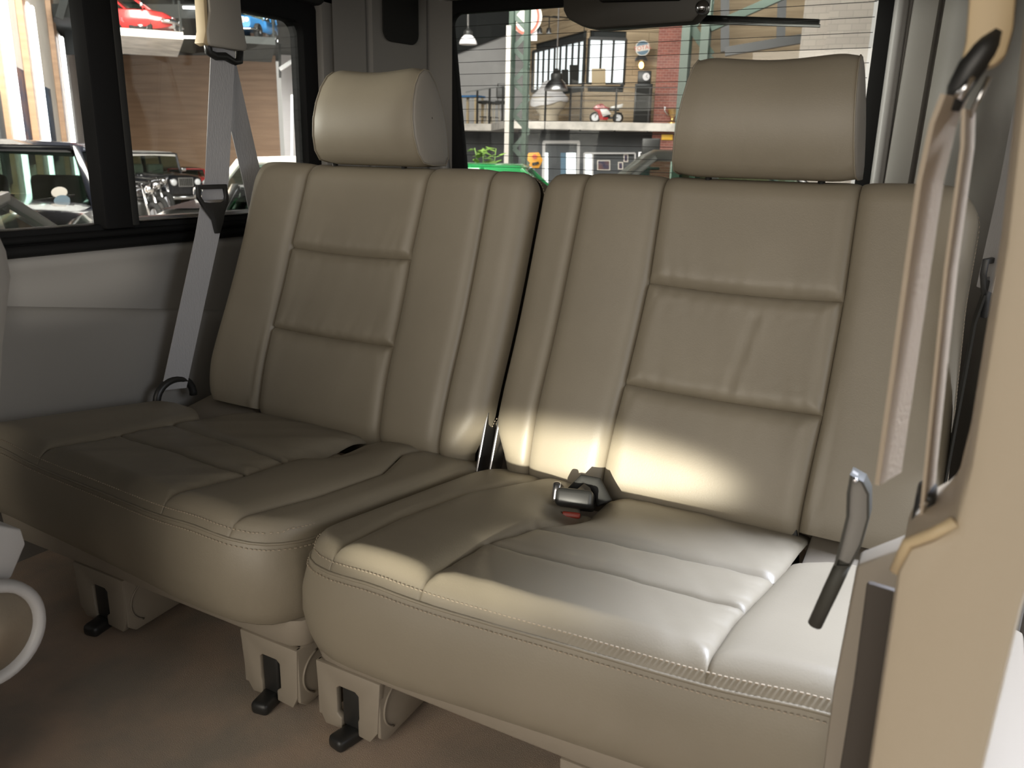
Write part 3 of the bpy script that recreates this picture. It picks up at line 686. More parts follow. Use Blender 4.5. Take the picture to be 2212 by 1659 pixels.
# front seat, mostly outside the frame on the left
fs = thing('front_seat', 'grey front seat at the left edge with round recliner wheel', 'car seat', (-0.43, -0.45, 0))
prof = [(-0.30, 0.36), (-0.255, 0.60), (-0.235, 0.675), (-0.236, 0.705), (-0.245, 0.735), (-0.27, 0.75), (-0.30, 0.745), (-0.33, 0.70), (-0.37, 0.36)]
MB().prism([(-0.17, y, z) for y, z in prof], (-0.50, 0, 0)).build('backrest', M['trim'], fs, bevel=0.018)
MB().prism([(-0.175, y, z) for y, z in ((-0.43, 0.32), (-0.38, 0.39), (-0.315, 0.41), (-0.268, 0.38), (-0.266, 0.36), (-0.288, 0.325))], (-0.48, 0, 0)).build('side_cover', M['grey'], fs, bevel=0.003)
MB().prism([(-0.175, y, z) for y, z in ((-0.92, 0.12), (-0.92, 0.36), (-0.46, 0.34), (-0.46, 0.12))], (-0.48, 0, 0)).build('seat_base', M['grey'], fs, bevel=0.01)
MB().box((-0.43, -0.62, 0.06), (0.40, 0.45, 0.12)).build('seat_rail', M['dark'], fs)
Mk = roty(PI / 2) @ rotz(0)
kc = (-0.172, -0.330, 0.278)
kw = MB().lathe([(0.046, 0.0), (0.060, 0.002), (0.064, 0.010), (0.0635, 0.018), (0.060, 0.024), (0.054, 0.0245), (0.050, 0.020), (0.049, 0.012)], kc, Mk, 40).build('recliner_wheel', M['grey'], fs, smooth=True, auto=60)
MB().lathe([(0.053, 0.015), (0.042, 0.011), (0.036, 0.013), (0.03, 0.013), (0.02, 0.010), (0.001, 0.009)], kc, Mk, 40).build('wheel_hub', M['pillar'], kw, smooth=True)

# rear wiper inside the tailgate glass
ww = thing('rear_wiper', 'black rear wiper motor with arm across the top of the rear window', 'wiper', (0.05, YB - 0.05, 1.15))
wp = [at('y', px, py, YB - 0.06) for px, py in ((1215, -60), (1215, 22), (1224, 40), (1255, 56), (1285, 62), (1495, 47), (1520, 20), (1528, -60))]
MB().prism(wp, (0, 0.06, 0))  .build('motor_housing', M['housing'], ww, bevel=0.008)
MB().prism([p + Vector((0, -0.02, 0)) for p in [at('y', px, py, YB - 0.06) for px, py in ((1300, -60), (1300, 6), (1470, 2), (1480, -60))]], (0, 0.03, 0)).build('connector', M['dark'], ww, bevel=0.004)
MB().sphere(at('y', 1517, 16, YB - 0.075), (0.036, 0.03, 0.034)).build('pivot_cap', M['chrome'], ww, smooth=True)
a0, a1 = at('y', 1500, 40, YB + 0.07), at('y', 1770, 50, YB + 0.07)
MB().bar(a0, a1, 0.012, 0.018).build('wiper_arm', M['blackpl'], ww, bevel=0.003)
MB().bar(a0 + Vector((0.02, -0.012, -0.012)), a1 + Vector((0.005, -0.012, -0.008)), 0.006, 0.008).build('wiper_blade', M['steel'], ww, bevel=0.001)
MB().bar(at('y', 1515, 16, YB - 0.05), at('y', 1515, 30, YB + 0.075), 0.02, 0.02).build('spindle', M['blackpl'], ww)

# ================================================================== THE HALL OUTSIDE
M['concrete'] = mat('hall_floor', (0.30, 0.27, 0.24), 0.5, noise=0.15, nscale=1.5)
M['plaster'] = mat('white_plaster', (0.78, 0.74, 0.69), 0.8, noise=0.04, nscale=2)
M['ply'] = mat('plywood', (0.50, 0.32, 0.20), 0.5, nscale=1.2, stretch=(0.6, 0.6, 9), col2=(0.40, 0.25, 0.155))
M['roofdark'] = mat('dark_roof', (0.025, 0.028, 0.028), 0.8)
M['tube'] = mat('tube_light', (1, 0.97, 0.98), 0.5, emit=11)
M['green'] = mat('green_paint', (0.042, 0.066, 0.050), 0.5)
M['greyw'] = mat('grey_concrete', (0.62, 0.61, 0.61), 0.8, noise=0.12, nscale=0.6)
M['plank'] = mat('plank_wood', (0.52, 0.40, 0.26), 0.7, nscale=1.5, stretch=(0.5, 0.5, 6), col2=(0.36, 0.27, 0.17))
M['brick'] = brickmat('red_brick', (0.27, 0.095, 0.072), (0.21, 0.075, 0.06), (0.36, 0.23, 0.19), 3.0, 0.6, 0.22)
M['wbrick'] = brickmat('white_brick', (0.62, 0.57, 0.52), (0.55, 0.50, 0.46), (0.48, 0.44, 0.40), 2.4, 0.6, 0.25)
M['wbrick2'] = mat('pale_pipe', (0.42, 0.39, 0.36), 0.6)
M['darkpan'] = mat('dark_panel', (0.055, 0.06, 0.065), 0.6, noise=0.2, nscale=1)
M['pane'] = mat('bright_pane', (0.93, 0.97, 1.0), 0.4, emit=0.95)
M['deck'] = mat('deck_edge', (0.62, 0.58, 0.53), 0.7, noise=0.2, nscale=3)
M['white'] = mat('white_plastic', (0.75, 0.73, 0.74), 0.45)
M['cream'] = mat('cream_shell', (0.62, 0.54, 0.42), 0.5)
M['orange'] = mat('orange_sign', (0.80, 0.36, 0.03), 0.5)
M['yellow'] = mat('yellow_sign', (0.85, 0.50, 0.04), 0.5)
M['signblue'] = mat('sign_blue', (0.10, 0.19, 0.27), 0.5)
M['signred'] = mat('sign_red', (0.62, 0.10, 0.06), 0.5)
M['signwhite'] = mat('sign_white', (0.80, 0.74, 0.66), 0.5)
M['flame'] = mat('flame_bulb', (1.0, 0.52, 0.16), 0.5, emit=9)
M['gold'] = mat('gold', (0.85, 0.55, 0.20), 0.25, 0.9)
M['leaf'] = mat('leaf_green', (0.22, 0.36, 0.07), 0.5, col2=(0.12, 0.24, 0.05), nscale=6)
M['tyre'] = mat('tyre_rubber', (0.014, 0.014, 0.014), 0.8)
M['cblack'] = mat('black_paint', (0.012, 0.013, 0.016), 0.12, coat=0.6)
M['cnavy'] = mat('navy_paint', (0.030, 0.033, 0.048), 0.15, coat=0.6)
M['cgreen'] = mat('green_car_paint', (0.02, 0.24, 0.07), 0.2, coat=0.5)
M['csilver'] = mat('grey_car_paint', (0.42, 0.43, 0.40), 0.3, 0.3)
M['cred'] = mat('red_paint', (0.45, 0.03, 0.03), 0.25, coat=0.5)
M['cblue'] = mat('blue_paint', (0.04, 0.18, 0.42), 0.25, coat=0.5)
M['cwhite'] = mat('white_paint', (0.72, 0.70, 0.66), 0.3, coat=0.3)
M['dglass'] = glassmat('dark_car_glass', (0.30, 0.38, 0.34))
M['cglass'] = glassmat('car_glass', (0.55, 0.66, 0.60))
M['lens'] = mat('lamp_lens', (0.75, 0.77, 0.8), 0.1, spec=0.9)
M['seatfar'] = mat('car_seat_cloth', (0.12, 0.12, 0.10), 0.7)
M['canvas'] = mat('canvas', (0.20, 0.10, 0.08), 0.8, nscale=2.5, col2=(0.03, 0.04, 0.09))
M['bluecanvas'] = mat('blue_canvas', (0.05, 0.09, 0.16), 0.8, nscale=3, col2=(0.02, 0.03, 0.05))

HS = (0.0, 0.0, 1.0)
struct(MB().box((-12, 10, GZ - 0.05), (60, 60, 0.1)).build('floor_hall', M['concrete']), 'pale concrete floor of the vehicle hall')
def fwd(px):
    b = bearing(px); return Vector((math.cos(b), math.sin(b), 0))
def slab(x0, y0, x1, y1, r, dep):       # upright slab facing the sight line, real depth behind it
    pts = [Q(x0, y0, r), Q(x1, y0, r), Q(x1, y1, r), Q(x0, y1, r)]
    return MB().prism(pts, fwd((x0 + x1) / 2) * dep)
def gslab(x0, y0, x1, r, dep):          # the same, standing on the hall floor
    pts = [Q(x0, y0, r), Q(x1, y0, r)]; a, b = pts[1].copy(), pts[0].copy(); a.z = b.z = GZ
    return MB().prism(pts + [a, b], fwd((x0 + x1) / 2) * dep)

# hall left wall, receding
def wl_pt(t, z):                        # t = depth along the optical axis
    xc, zc = -5.99 - 0.43 * (t - 10), t
    d = RM.T @ np.array([xc / zc, -0.36, 1.0]); d = d / math.hypot(d[0], d[1]); r = zc * math.hypot(1, xc / zc)
    r *= KW; z = max(CAM[2] + (z - CAM[2]) * KW, GZ)
    return Vector((CAM[0] + d[0] * r, CAM[1] + d[1] * r, z))
KW = 1.35
wdir = (wl_pt(20, 0) - wl_pt(10, 0)).normalized(); wn = Vector((wdir.y, -wdir.x, 0))
if wn.dot(Vector(CAM) - wl_pt(15, 0)) < 0: wn = -wn
def wz(z): return max(CAM[2] + (z - CAM[2]) * KW, GZ)
def wall_piece(t0, t1, z0, z1, out=0.0, th=0.2):
    a, b = wl_pt(t0, 0), wl_pt(t1, 0); o = wn * out
    return MB().prism([Vector((p.x + o.x, p.y + o.y, z)) for p, z in ((a, wz(z0)), (b, wz(z0)), (b, wz(z1)), (a, wz(z1)))], -wn * th)
struct(wall_piece(5, 26, GZ, 7.0).build('wall_hall_left', M['plaster']), 'white hall wall with tall strip lights, left side')
# tall tan pilasters and strip lights
k = 0
for t, zt in ((8.75, 2.62), (10.7, 2.42), (13.7, 2.42), (19.8, 2.40), (21.6, 2.40)):
    struct(wall_piece(t - 0.36 * t / 12, t - 0.04, GZ, 6.8, 0.10, 0.10).build('trim_%d' % (5 + k), M['ply'])); k += 1
    lt = thing('strip_light', ['tall glowing strip light at the very left edge', 'tall glowing strip light left of the dark red poster', 'tall glowing strip light between the posters and the black door', 'tall glowing strip light right of the black door', 'last tall strip light before the plywood wall'][k - 1], 'strip light', wl_pt(t, GZ), 'tall strip lights on the hall wall')
    a = wl_pt(t + 0.05, 0) + wn * 0.12; e = wdir * 0.22 * t / 12; zt = wz(zt)
    MB().prism([Vector((a.x, a.y, -0.6)), Vector((a.x + e.x, a.y + e.y, -0.6)), Vector((a.x + e.x, a.y + e.y, zt)), Vector((a.x, a.y, zt))], wn * 0.06).build('tube', M['tube'], lt)
    a2 = a - wdir * 0.02
    MB().prism([Vector((a2.x, a2.y, -0.65)), Vector((a2.x + e.x * 1.3, a2.y + e.y * 1.3, -0.65)), Vector((a2.x + e.x * 1.3, a2.y + e.y * 1.3, zt + 0.05)), Vector((a2.x, a2.y, zt + 0.05))], -wn * 0.05).build('backing', M['white'], lt)
for t0, t1, z0, z1, mt, lab in ((9.25, 10.15, 0.55, 1.62, 'canvas', 'dark red and blue poster on the white wall above the dark saloon'), (11.6, 12.4, 0.55, 1.55, 'bluecanvas', 'narrow dark blue poster on the white wall'), (8.2, 8.75, 0.4, 1.3, 'darkpan', 'grey poster cut by the left edge of the window')):
    tag(wall_piece(t0, t1, z0, z1, 0.04, 0.04).build('poster', M[mt], bevel=0.004), lab, 'poster')
dd = sempty('door_3', wl_pt(16.3, GZ))
wall_piece(14.6, 18.3, GZ, 2.55, 0.06, 0.06).build('door_frame', M['blackpl'], dd)
for a, b in ((14.95, 16.2), (16.5, 17.9)):
    wall_piece(a, b, 1.0 if 0 else -0.3, 0.55, 0.10, 0.05).build('lower_pane', M['greyw'], dd); wall_piece(a, b, 0.65, 2.4, 0.10, 0.05).build('upper_pane', M['greyw'], dd)
# plywood wall across the end and what follows it
PW = wl_pt(24.9, 0)
pr = 27.6
zt = Q(400, 115, 25.5).z
pa = Q(225, 330, pr); pb_ = Q(606, 330, pr * 0.9)
struct(MB().prism([(pa.x, pa.y, GZ), (pb_.x, pb_.y, GZ), (pb_.x, pb_.y, zt), (pa.x, pa.y, zt)], fwd(420) * 0.2).build('wall_far', M['ply']), 'tall plywood wall at the end of the hall')
struct(gslab(603, 95, 632, 24.5, 0.3).build('trim_11', M['white'])); struct(gslab(629, 95, 657, 24.0, 0.3).build('trim_12', M['tanpl'])); struct(gslab(654, 95, 720, 24.3, 0.3).build('trim_13', M['white']))
for px, lab in ((631, 'thin vertical tube light left of the tan pillar'), (657, 'thin vertical tube light right of the tan pillar')):
    tag(slab(px - 2, 205, px + 1, 345, 23.8, 0.05).build('tube_light', M['tube']), lab, 'tube light', 'tube lights by the tan pillar')
# dark gallery over the plywood wall, with roof
ga = [Q(150, 330, 20), Q(720, 330, 17.5), Q(720, 330, 26), Q(150, 330, 29)]
b = MB().prism([(p.x, p.y, zt) for p in ga], (0, 0, 0.25)); o = b.build('ceiling_gallery', M['roofdark']); struct(o, 'dark gallery above the plywood wall')
for (x, y), (x2, y2), lab in (((395, 16), (455, 18), 'upper ceiling tube left of the belt'), ((392, 80), (432, 81), 'lower ceiling tube left of the belt'), ((522, 86), (600, 88), 'ceiling tube right of the belt')):
    tag(MB().bar(Q(x, y, 18.5), Q(x2, y2, 18.5), 0.04).build('ceiling_tube', M['tube']), lab, 'tube light', 'tubes under the dark gallery')
struct(MB().box((-14, 14, 7.3), (60, 50, 0.2)).build('ceiling_hall', M['roofdark']), 'dark hall roof')
tr = sempty('trim_14', Q(180, 0, 20))
for a, b in (((150, -60), (215, 95)), ((215, -80), (228, 100)), ((160, -10), (250, 10)), ((165, 45), (250, 60)), ((150, -40), (128, 40))):
    MB().bar(Q(*a, 19.5), Q(*b, 19.5), 0.14).build('truss_member', M['ply'] if a[0] == 150 and b[0] == 215 else M['roofdark'], tr)
wbk = Q(170, 40, 21.5)
struct(slab(140, -120, 262, 118, 22.0, 0.1).build('trim_15', M['roofdark']))
# stair bracket beside the tan pillar
tb = thing('wall_bracket', 'dark steel bracket with slatted shelf high beside the tan pillar', 'bracket', Q(635, 150, 22))
MB().bar(Q(604, 150, 22), Q(668, 108, 22), 0.09).build('brace', M['steel'], tb)
for px in (604, 634, 650): MB().bar(Q(px, 95, 22.1), Q(px + 1, 168, 22.1), 0.06).build('post', M['blackpl'], tb)
for y in (128, 134, 140, 146): MB().bar(Q(648, y, 22), Q(690, y - 4, 22), 0.035).build('slat', M['blackpl'], tb)

# ---------------------------------------------------------------- vehicles
def car(name, label, loc, heading, body, roofm, st='saloon', L=4.8, Wd=1.8, H=1.45, sc=1.0, glass='cglass', frame=None, group=None, cat='car'):
    Rm = rotz(heading); base = Vector(loc)
    root = thing(name, label, cat, base, group)
    T = lambda x, y, z: base + Rm @ Vector((x, y, z)) * sc
    h = Wd / 2
    if st == 'jeep':
        sec = [(-L / 2, h * .92, .55, 1.05), (-L / 2 + .1, h * .95, .5, 1.1), (.15, h * .95, .5, 1.1), (.25, h * .8, .5, 1.12), (L / 2 - .1, h * .66, .5, 1.08), (L / 2, h * .62, .55, 1.02)]
        gb = (-L / 2 + .1, .35, 1.1, h * .9); gt = (-L / 2 + .15, .2, H, h * .84); wr_ = 0.40
    else:
        hz, tz = .64 * H, .61 * H
        sec = [(-L / 2, h * .74, .42, tz - .18), (-L / 2 + .12, h * .88, .30, tz - .05), (-L / 4, h * .98, .22, tz), (-.3, h, .22, .63 * H), (.6, h, .22, .64 * H), (L / 4, h * .97, .22, hz), (L / 2 - .25, h * .88, .28, hz - .06), (L / 2 - .05, h * .78, .34, hz - .16), (L / 2, h * .68, .42, hz - .24)]
        gb = (-L / 2 + .75, .72, .62 * H, h * .92); gt = (-.95, .12, H - .03, h * .70); wr_ = 0.33
    P = []
    for x, hw, zb, zt_ in sec:
        ring = [(-hw * .86, zb), (-hw, zb + .12), (-hw, zt_ - .20), (-hw * .95, zt_ - .05), (-hw * .80, zt_), (-hw * .4, zt_ + (.025 if st != 'jeep' else .01)), (0, zt_ + (.035 if st != 'jeep' else .012)), (hw * .4, zt_ + (.025 if st != 'jeep' else .01)), (hw * .80, zt_), (hw * .95, zt_ - .05), (hw, zt_ - .20), (hw, zb + .12), (hw * .86, zb), (-hw * .86, zb)]
        P.append([T(x, y, z) for y, z in ring])
    b = MB().grid(P); n = len(P[0]) - 1; b.f += [tuple(range(n))[::-1], tuple((len(P) - 1) * (n + 1) + i for i in range(n))]
    bo = b.build('body', body, root, smooth=True, auto=45)
    x0, x1, zb, wb_ = gb; r0, r1, zr, wr2 = gt
    fm = frame or body
    # roof shell
    P = []
    for x, k in ((r0 - .10, .90), (r0, .97), ((r0 + r1) / 2, 1.0), (r1, .97), (r1 + .08, .93)):
        e = 0.05 if x in (r0 - .10, r1 + .08) else 0
        P.append([T(x, y * wr2 * k, zr + z - e) for y, z in ((-1.04, -.07), (-1.0, -.02), (-.8, .015), (0, .035), (.8, .015), (1.0, -.02), (1.04, -.07), (0, -.05), (-1.04, -.07))])
    b = MB().grid(P); n = 8; b.f += [tuple(range(n)), tuple((len(P) - 1) * 9 + i for i in range(n))]
    b.build('roof', roofm, root, smooth=True, auto=50)
    for sy in (-1, 1):
        MB().bar(T(x1, sy * wb_, zb - .02), T(r1 + .04, sy * wr2, zr - .03), .07 * sc, .06 * sc).build('windscreen_pillar', fm, root, bevel=0.01)
        MB().bar(T(x0, sy * wb_, zb - .02), T(r0 - .04, sy * wr2, zr - .03), .16 * sc, .06 * sc).build('rear_pillar', body, root, bevel=0.01)
        xm, xr_ = (x0 + x1) / 2, (r0 + r1) / 2
        MB().bar(T(xm, sy * wb_, zb - .02), T(xr_, sy * wr2, zr - .03), .06 * sc, .05 * sc).build('centre_pillar', body, root)
        MB().add([T(x0 + .1, sy * wb_ * .98, zb), T(x1 - .05, sy * wb_ * .98, zb), T(r1, sy * wr2 * .98, zr - .06), T(r0, sy * wr2 * .98, zr - .06)], [(0, 1, 2, 3)]).build('side_window', M[glass], root)
    MB().add([T(x1, -wb_ * .96, zb - .01), T(x1, wb_ * .96, zb - .01), T(r1 + .05, wr2 * .96, zr - .05), T(r1 + .05, -wr2 * .96, zr - .05)], [(0, 1, 2, 3)]).build('windscreen', M[glass], root)
    MB().add([T(x0, -wb_ * .94, zb - .01), T(x0, wb_ * .94, zb - .01), T(r0 - .04, wr2 * .94, zr - .05), T(r0 - .04, -wr2 * .94, zr - .05)], [(0, 1, 2, 3)]).build('rear_window', M[glass], root)
    MB().bar(T(r1 + .07, -wr2 * .95, zr - .035), T(r1 + .07, wr2 * .95, zr - .035), .05 * sc, .05 * sc).build('windscreen_frame', fm, root, bevel=0.01)
    for sy in (-.4, .4):
        MB().rbox(T(-.35, sy * Wd / 2 * .95, zb - .12), (.18 * sc, .5 * sc, .75 * sc), .06 * sc, Rm).build('seat', M['seatfar'], root, smooth=True)
    MB().rbox(T(x1 - .25, 0, zb - .06), (.35 * sc, Wd * .8 * sc, .12 * sc), .04 * sc, Rm).build('dashboard', M['seatfar'], root, smooth=True)
    # wheels
    fx = L / 2 - (.55 if st == 'jeep' else .85); bx = -L / 2 + (.6 if st == 'jeep' else .9)
    for x in (fx, bx):
        for sy in (-1, 1):
            Mw = Rm @ rotx(-sy * PI / 2); R0 = wr_ * sc; c_ = T(x, sy * (h - .14), wr_)
            wh = MB().lathe([(R0 * .62, -.10 * sc), (R0 * .93, -.105 * sc), (R0, -.07 * sc), (R0, .07 * sc), (R0 * .93, .105 * sc), (R0 * .66, .10 * sc), (R0 * .62, .09 * sc)], c_, Mw, 24).build('wheel', M['tyre'], root, smooth=True, auto=40)
            MB().lathe([(R0 * .63, .02 * sc), (R0 * .62, .095 * sc), (R0 * .5, .07 * sc), (R0 * .28, .085 * sc), (R0 * .2, .12 * sc), (.002, .125 * sc)], c_, Mw, 20).build('hubcap', M['chrome'], wh, smooth=True, auto=40)
    zl = sec[-1][3] - .13
    yl = sec[-1][1] * (.72 if st != 'jeep' else .70)
    for sy in (-1, 1):
        Ml = Rm @ roty(PI / 2)
        hl_ = MB().lathe([(.11 * sc, -.10 * sc), (.115 * sc, .03 * sc), (.105 * sc, .05 * sc)], T(L / 2 - .02, sy * yl, zl), Ml, 20).build('headlamp', M['chrome'], root, smooth=True, auto=40)
        MB().sphere(T(L / 2 + .025, sy * yl, zl), (.19 * sc, .19 * sc, .07 * sc), 8, Ml).build('lens', M['lens'], hl_, smooth=True)
        mr = MB().rbox(T(x1 - .15, sy * (h + .10), zb + .10), (.08 * sc, .16 * sc, .12 * sc), .03 * sc, Rm).build('wing_mirror', M['chrome'], root, smooth=True)
        MB().bar(T(x1 - .15, sy * (h - .05), zb), T(x1 - .15, sy * (h + .08), zb + .07), .03 * sc).build('mirror_arm', M['chrome'], mr)
    MB().tube([T(L / 2 - .25, -h * .95, .46), T(L / 2 + .06, -h * .85, .46), T(L / 2 + .10, 0, .46), T(L / 2 + .06, h * .85, .46), T(L / 2 - .25, h * .95, .46)], .065 * sc, 8).build('bumper', M['chrome'], root, smooth=True)
    gr_ = MB().box(T(L / 2, 0, zl), (.05 * sc, yl * 1.25 * sc, .26 * sc), Rm).build('grille', M['chrome'], root)
    for q in range(7): MB().box(T(L / 2 + .03, (q - 3) * yl * .16, zl), (.02 * sc, .035 * sc, .22 * sc), Rm).build('grille_slat', M['blackpl'], gr_)
    for sy in (-.3, .25): MB().bar(T(x1 + .03, sy * Wd / 2, zb + .03), T(x1 - .12, sy * Wd / 2 + .45, zb + .10), .02 * sc).build('wiper', M['blackpl'], root)
    return root, T
def facing(px, r, turn):               # heading that points the nose at the viewer, then turns it
    p = onground(px, r); return math.atan2(CAM[1] - p.y, CAM[0] - p.x) + math.radians(turn)

o, T = car('parked_saloon', 'dark navy saloon with big windscreen seen through the left pane', onground(12, 9.8), facing(12, 9.8, -14), M['cnavy'], M['cnavy'], L=5.0, Wd=1.9, H=1.58, glass='dglass')
MB().prism([T(1.9, 0, 1.04), T(1.86, .10, 1.15), T(1.84, .02, 1.09), T(1.84, -.02, 1.09), T(1.86, -.10, 1.15)], (0, 0, .03)).build('bonnet_ornament', M['gold'], o)
for yy, fr_, mt in ((.56, .22, 'signwhite'), (.59, .08, 'signblue')):
    c_ = Vector((.74 - .56 * fr_, yy, .985 + .52 * fr_)); nl = Vector((.68, 0, .73))
    MB().prism([T(*(c_ + Vector((-.73 * .07 * math.sin(a_), .07 * math.cos(a_), .68 * .07 * math.sin(a_))))) for a_ in np.linspace(0, 2 * PI, 14, endpoint=False)], (0, 0, .01)).build('round_sticker', M[mt], o)
car('coupe', 'coupe with pale chrome windscreen frame cut by the left edge', onground(-150, 4.5), facing(-150, 4.5, 80), M['cblack'], M['cblack'], H=1.36, L=4.4, Wd=1.7, frame=M['cwhite'])
car('jeep', 'black off-roader with white roof in front of the plywood wall', onground(322, 22.8), facing(322, 22.8, 28), M['cblack'], M['cwhite'], 'jeep', L=3.9, Wd=1.75, H=1.72, sc=0.80)
car('jeep', 'small off-roader with chrome grille and red bumper behind the motorcycles', onground(396, 25.0), facing(396, 25, 12), M['cred'], M['cblack'], 'jeep', L=3.4, Wd=1.6, H=1.40, sc=0.68)
o, T = car('classic_car', 'white classic car with dark blue bonnet and round headlamps', onground(622, 11.4), facing(622, 11.4, -24), M['cwhite'], M['cwhite'], L=4.4, Wd=1.7, H=1.45, glass='dglass')
P = []
for x in np.linspace(.85, 2.05, 7):
    hw = .72 - .12 * max(0, x - 1.2); zc = .66 * 1.45 - .02 if x < 1.1 else .64 * 1.45 - .06 * (x - 1.1)
    P.append([T(x, y * hw, zc + .045 - .035 * y * y) for y in (-1, -.6, 0, .6, 1)])
MB().grid(P).build('bonnet', M['cnavy'], o, smooth=True)
car('hatchback', 'dark car with chrome windscreen pillar and mirror behind the belt tongue', onground(676, 6.9), facing(676, 6.9, -6), M['cblack'], M['cblack'], L=3.6, Wd=1.62, H=1.33, frame=M['chrome'], glass='dglass')
for x0, x1, yb, r, lab in ((248, 392, 74, 17.0, 'white hanging platform added for the pale reflection under the red sports car'), (500, 592, 88, 16.6, 'dark hanging platform added to carry the reflected blue off-roader')):  # added platforms; the cars on them are glass reflections built as solids
    p = Q((x0 + x1) / 2, yb, r); pf = thing('added_platform', lab, 'platform', p, 'added platforms for the reflected cars')
    pts = [Q(x0, yb, r), Q(x1, yb, r)]; pts = [Vector((q.x, q.y, p.z)) for q in pts]; d_ = fwd((x0 + x1) / 2) * 2.6
    MB().prism([pts[0] - d_ * .25, pts[1] - d_ * .25, pts[1] + d_, pts[0] + d_], (0, 0, -.12)).build('platform_plate', M['deck'] if x0 < 300 else M['roofdark'], pf)
    for q in pts:
        for k_ in (0, .9): MB().bar(q + d_ * k_, Vector((q.x + d_.x * k_, q.y + d_.y * k_, 7.2)), .03).build('hanging_rod', M['roofdark'], pf)
q = Q(283, 74, 17.9); car('reflected_sports_car', 'red sports car with chrome wheel, a window reflection built as a solid car', Vector((q.x, q.y, Q(320, 74, 17.0).z)), bearing(283) - PI / 2 - .25, M['cred'], M['cwhite'], L=2.6, Wd=1.5, H=1.2, sc=.62)  # solid car added in place of a reflection in the side glass
q = Q(546, 88, 17.0); car('reflected_pickup', 'blue off-roader with white bonnet, a window reflection built as a solid car', Vector((q.x, q.y, Q(546, 88, 16.6).z)), facing(546, 17, -20), M['cblue'], M['cwhite'], 'jeep', L=3.4, Wd=1.7, H=1.6, sc=.36)  # second reflected vehicle, also added as a solid
car('roadster', 'bright green car just behind the gap between the seats', onground(1112, 12.6), facing(1112, 12.6, 84), M['cgreen'], M['cgreen'], L=4.0, Wd=1.6, H=1.40)
car('saloon_car', 'grey saloon with chrome roof edge behind the near headrest', onground(1625, 8.6), facing(1625, 8.6, 84 + 16), M['csilver'], M['csilver'], L=4.8, Wd=1.8, H=1.62, frame=M['chrome'])

def motorbike(label, loc, heading, body, sc=1.0, group=None, fair=None):
    Rm = rotz(heading); base = Vector(loc); root = thing('motorcycle', label, 'motorcycle', base, group)
    T = lambda x, y, z: base + Rm @ Vector((x, y, z)) * sc
    for x in (.68, -.68):
        wp_ = [T(x + .27 * math.cos(a), 0, .31 + .27 * math.sin(a)) for a in np.linspace(0, 2 * PI, 24, endpoint=False)]
        wh = MB().tube(wp_, .055 * sc, 8, closed=True).build('wheel', M['tyre'], root, smooth=True)
        MB().lathe([(.20 * sc, -.02 * sc), (.20 * sc, .02 * sc)], T(x, 0, .31), Rm @ rotx(PI / 2), 20).build('rim', M['steel'], wh, smooth=True, auto=40)
    for y in (-.09, .09): MB().tube([T(.68, y, .31), T(.42, y, .95)], .025 * sc, 8).build('fork_leg', M['chrome'], root, smooth=True)
    MB().tube([T(.30, -.36, 1.02), T(.42, -.2, 1.0), T(.44, 0, .98), T(.42, .2, 1.0), T(.30, .36, 1.02)], .016 * sc, 8).build('handlebar', M['blackpl'], root, smooth=True)
    MB().sphere(T(.52, 0, .86), (.18 * sc,) * 3, 8).build('headlamp', M['chrome'], root, smooth=True)
    MB().sphere(T(.12, 0, .80), (.62 * sc, .30 * sc, .26 * sc), 10, Rm).build('fuel_tank', body, root, smooth=True)
    MB().rbox(T(-.42, 0, .76), (.62 * sc, .24 * sc, .11 * sc), .04 * sc, Rm).build('saddle', M['blackpl'], root, smooth=True)
    MB().rbox(T(.02, 0, .46), (.46 * sc, .30 * sc, .36 * sc), .08 * sc, Rm).build('engine', M['blackpl'], root, smooth=True)
    MB().tube([T(.1, -.16, .30), T(-.3, -.18, .28), T(-.9, -.18, .42 if fair is None else .62)], .04 * sc, 8).build('exhaust', M['steel'], root, smooth=True)
    MB().bar(T(0, 0, .35), T(-.68, 0, .31), .06 * sc).build('swing_arm', M['blackpl'], root)
    MB().bar(T(0, .1, .25), T(-.05, .25, 0.0), .025 * sc).build('side_stand', M['blackpl'], root)
    if fair:
        MB().prism([T(.88, -.18, .80), T(.62, -.18, 1.02), T(.30, -.18, 1.10), T(.0, -.18, .86), T(-.22, -.18, .50), T(-.05, -.18, .16), T(.38, -.18, .18), T(.55, -.18, .62)], Rm @ Vector((0, .32 * sc, 0))).build('fairing', fair[0], root, bevel=.03 * sc)
        MB().prism([T(.42, -.195, .78), T(-.02, -.195, .80), T(-.28, -.195, .50), T(.22, -.195, .36)], Rm @ Vector((0, .39 * sc, 0))).build('fairing_band', fair[1], root, bevel=.02 * sc)
        MB().prism([T(-.20, -.12, .92), T(-.95, -.12, 1.12), T(-.90, -.12, .92), T(-.30, -.12, .66)], Rm @ Vector((0, .2 * sc, 0))).build('tail_fairing', fair[1], root, bevel=.02 * sc)
    return root
for px, r, lab in ((290, 16.6, 'nearest black motorcycle, its orange lamp beside the window divider'), (309, 18.4, 'middle black motorcycle of the row beside the divider'), (327, 20.4, 'farthest black motorcycle of the row, before the white-roofed off-roader')):
    g = motorbike(lab, onground(px, r), facing(px, r, 22), M['cblack'], .92, 'black motorcycles in a row')
p = Q(281, 432, 16.0); MB().sphere(p, (.16, .16, .22), 8).build('orange_lamp', M['orange'], [o for o in bpy.data.objects if o.name == 'motorcycle'][0], smooth=True)

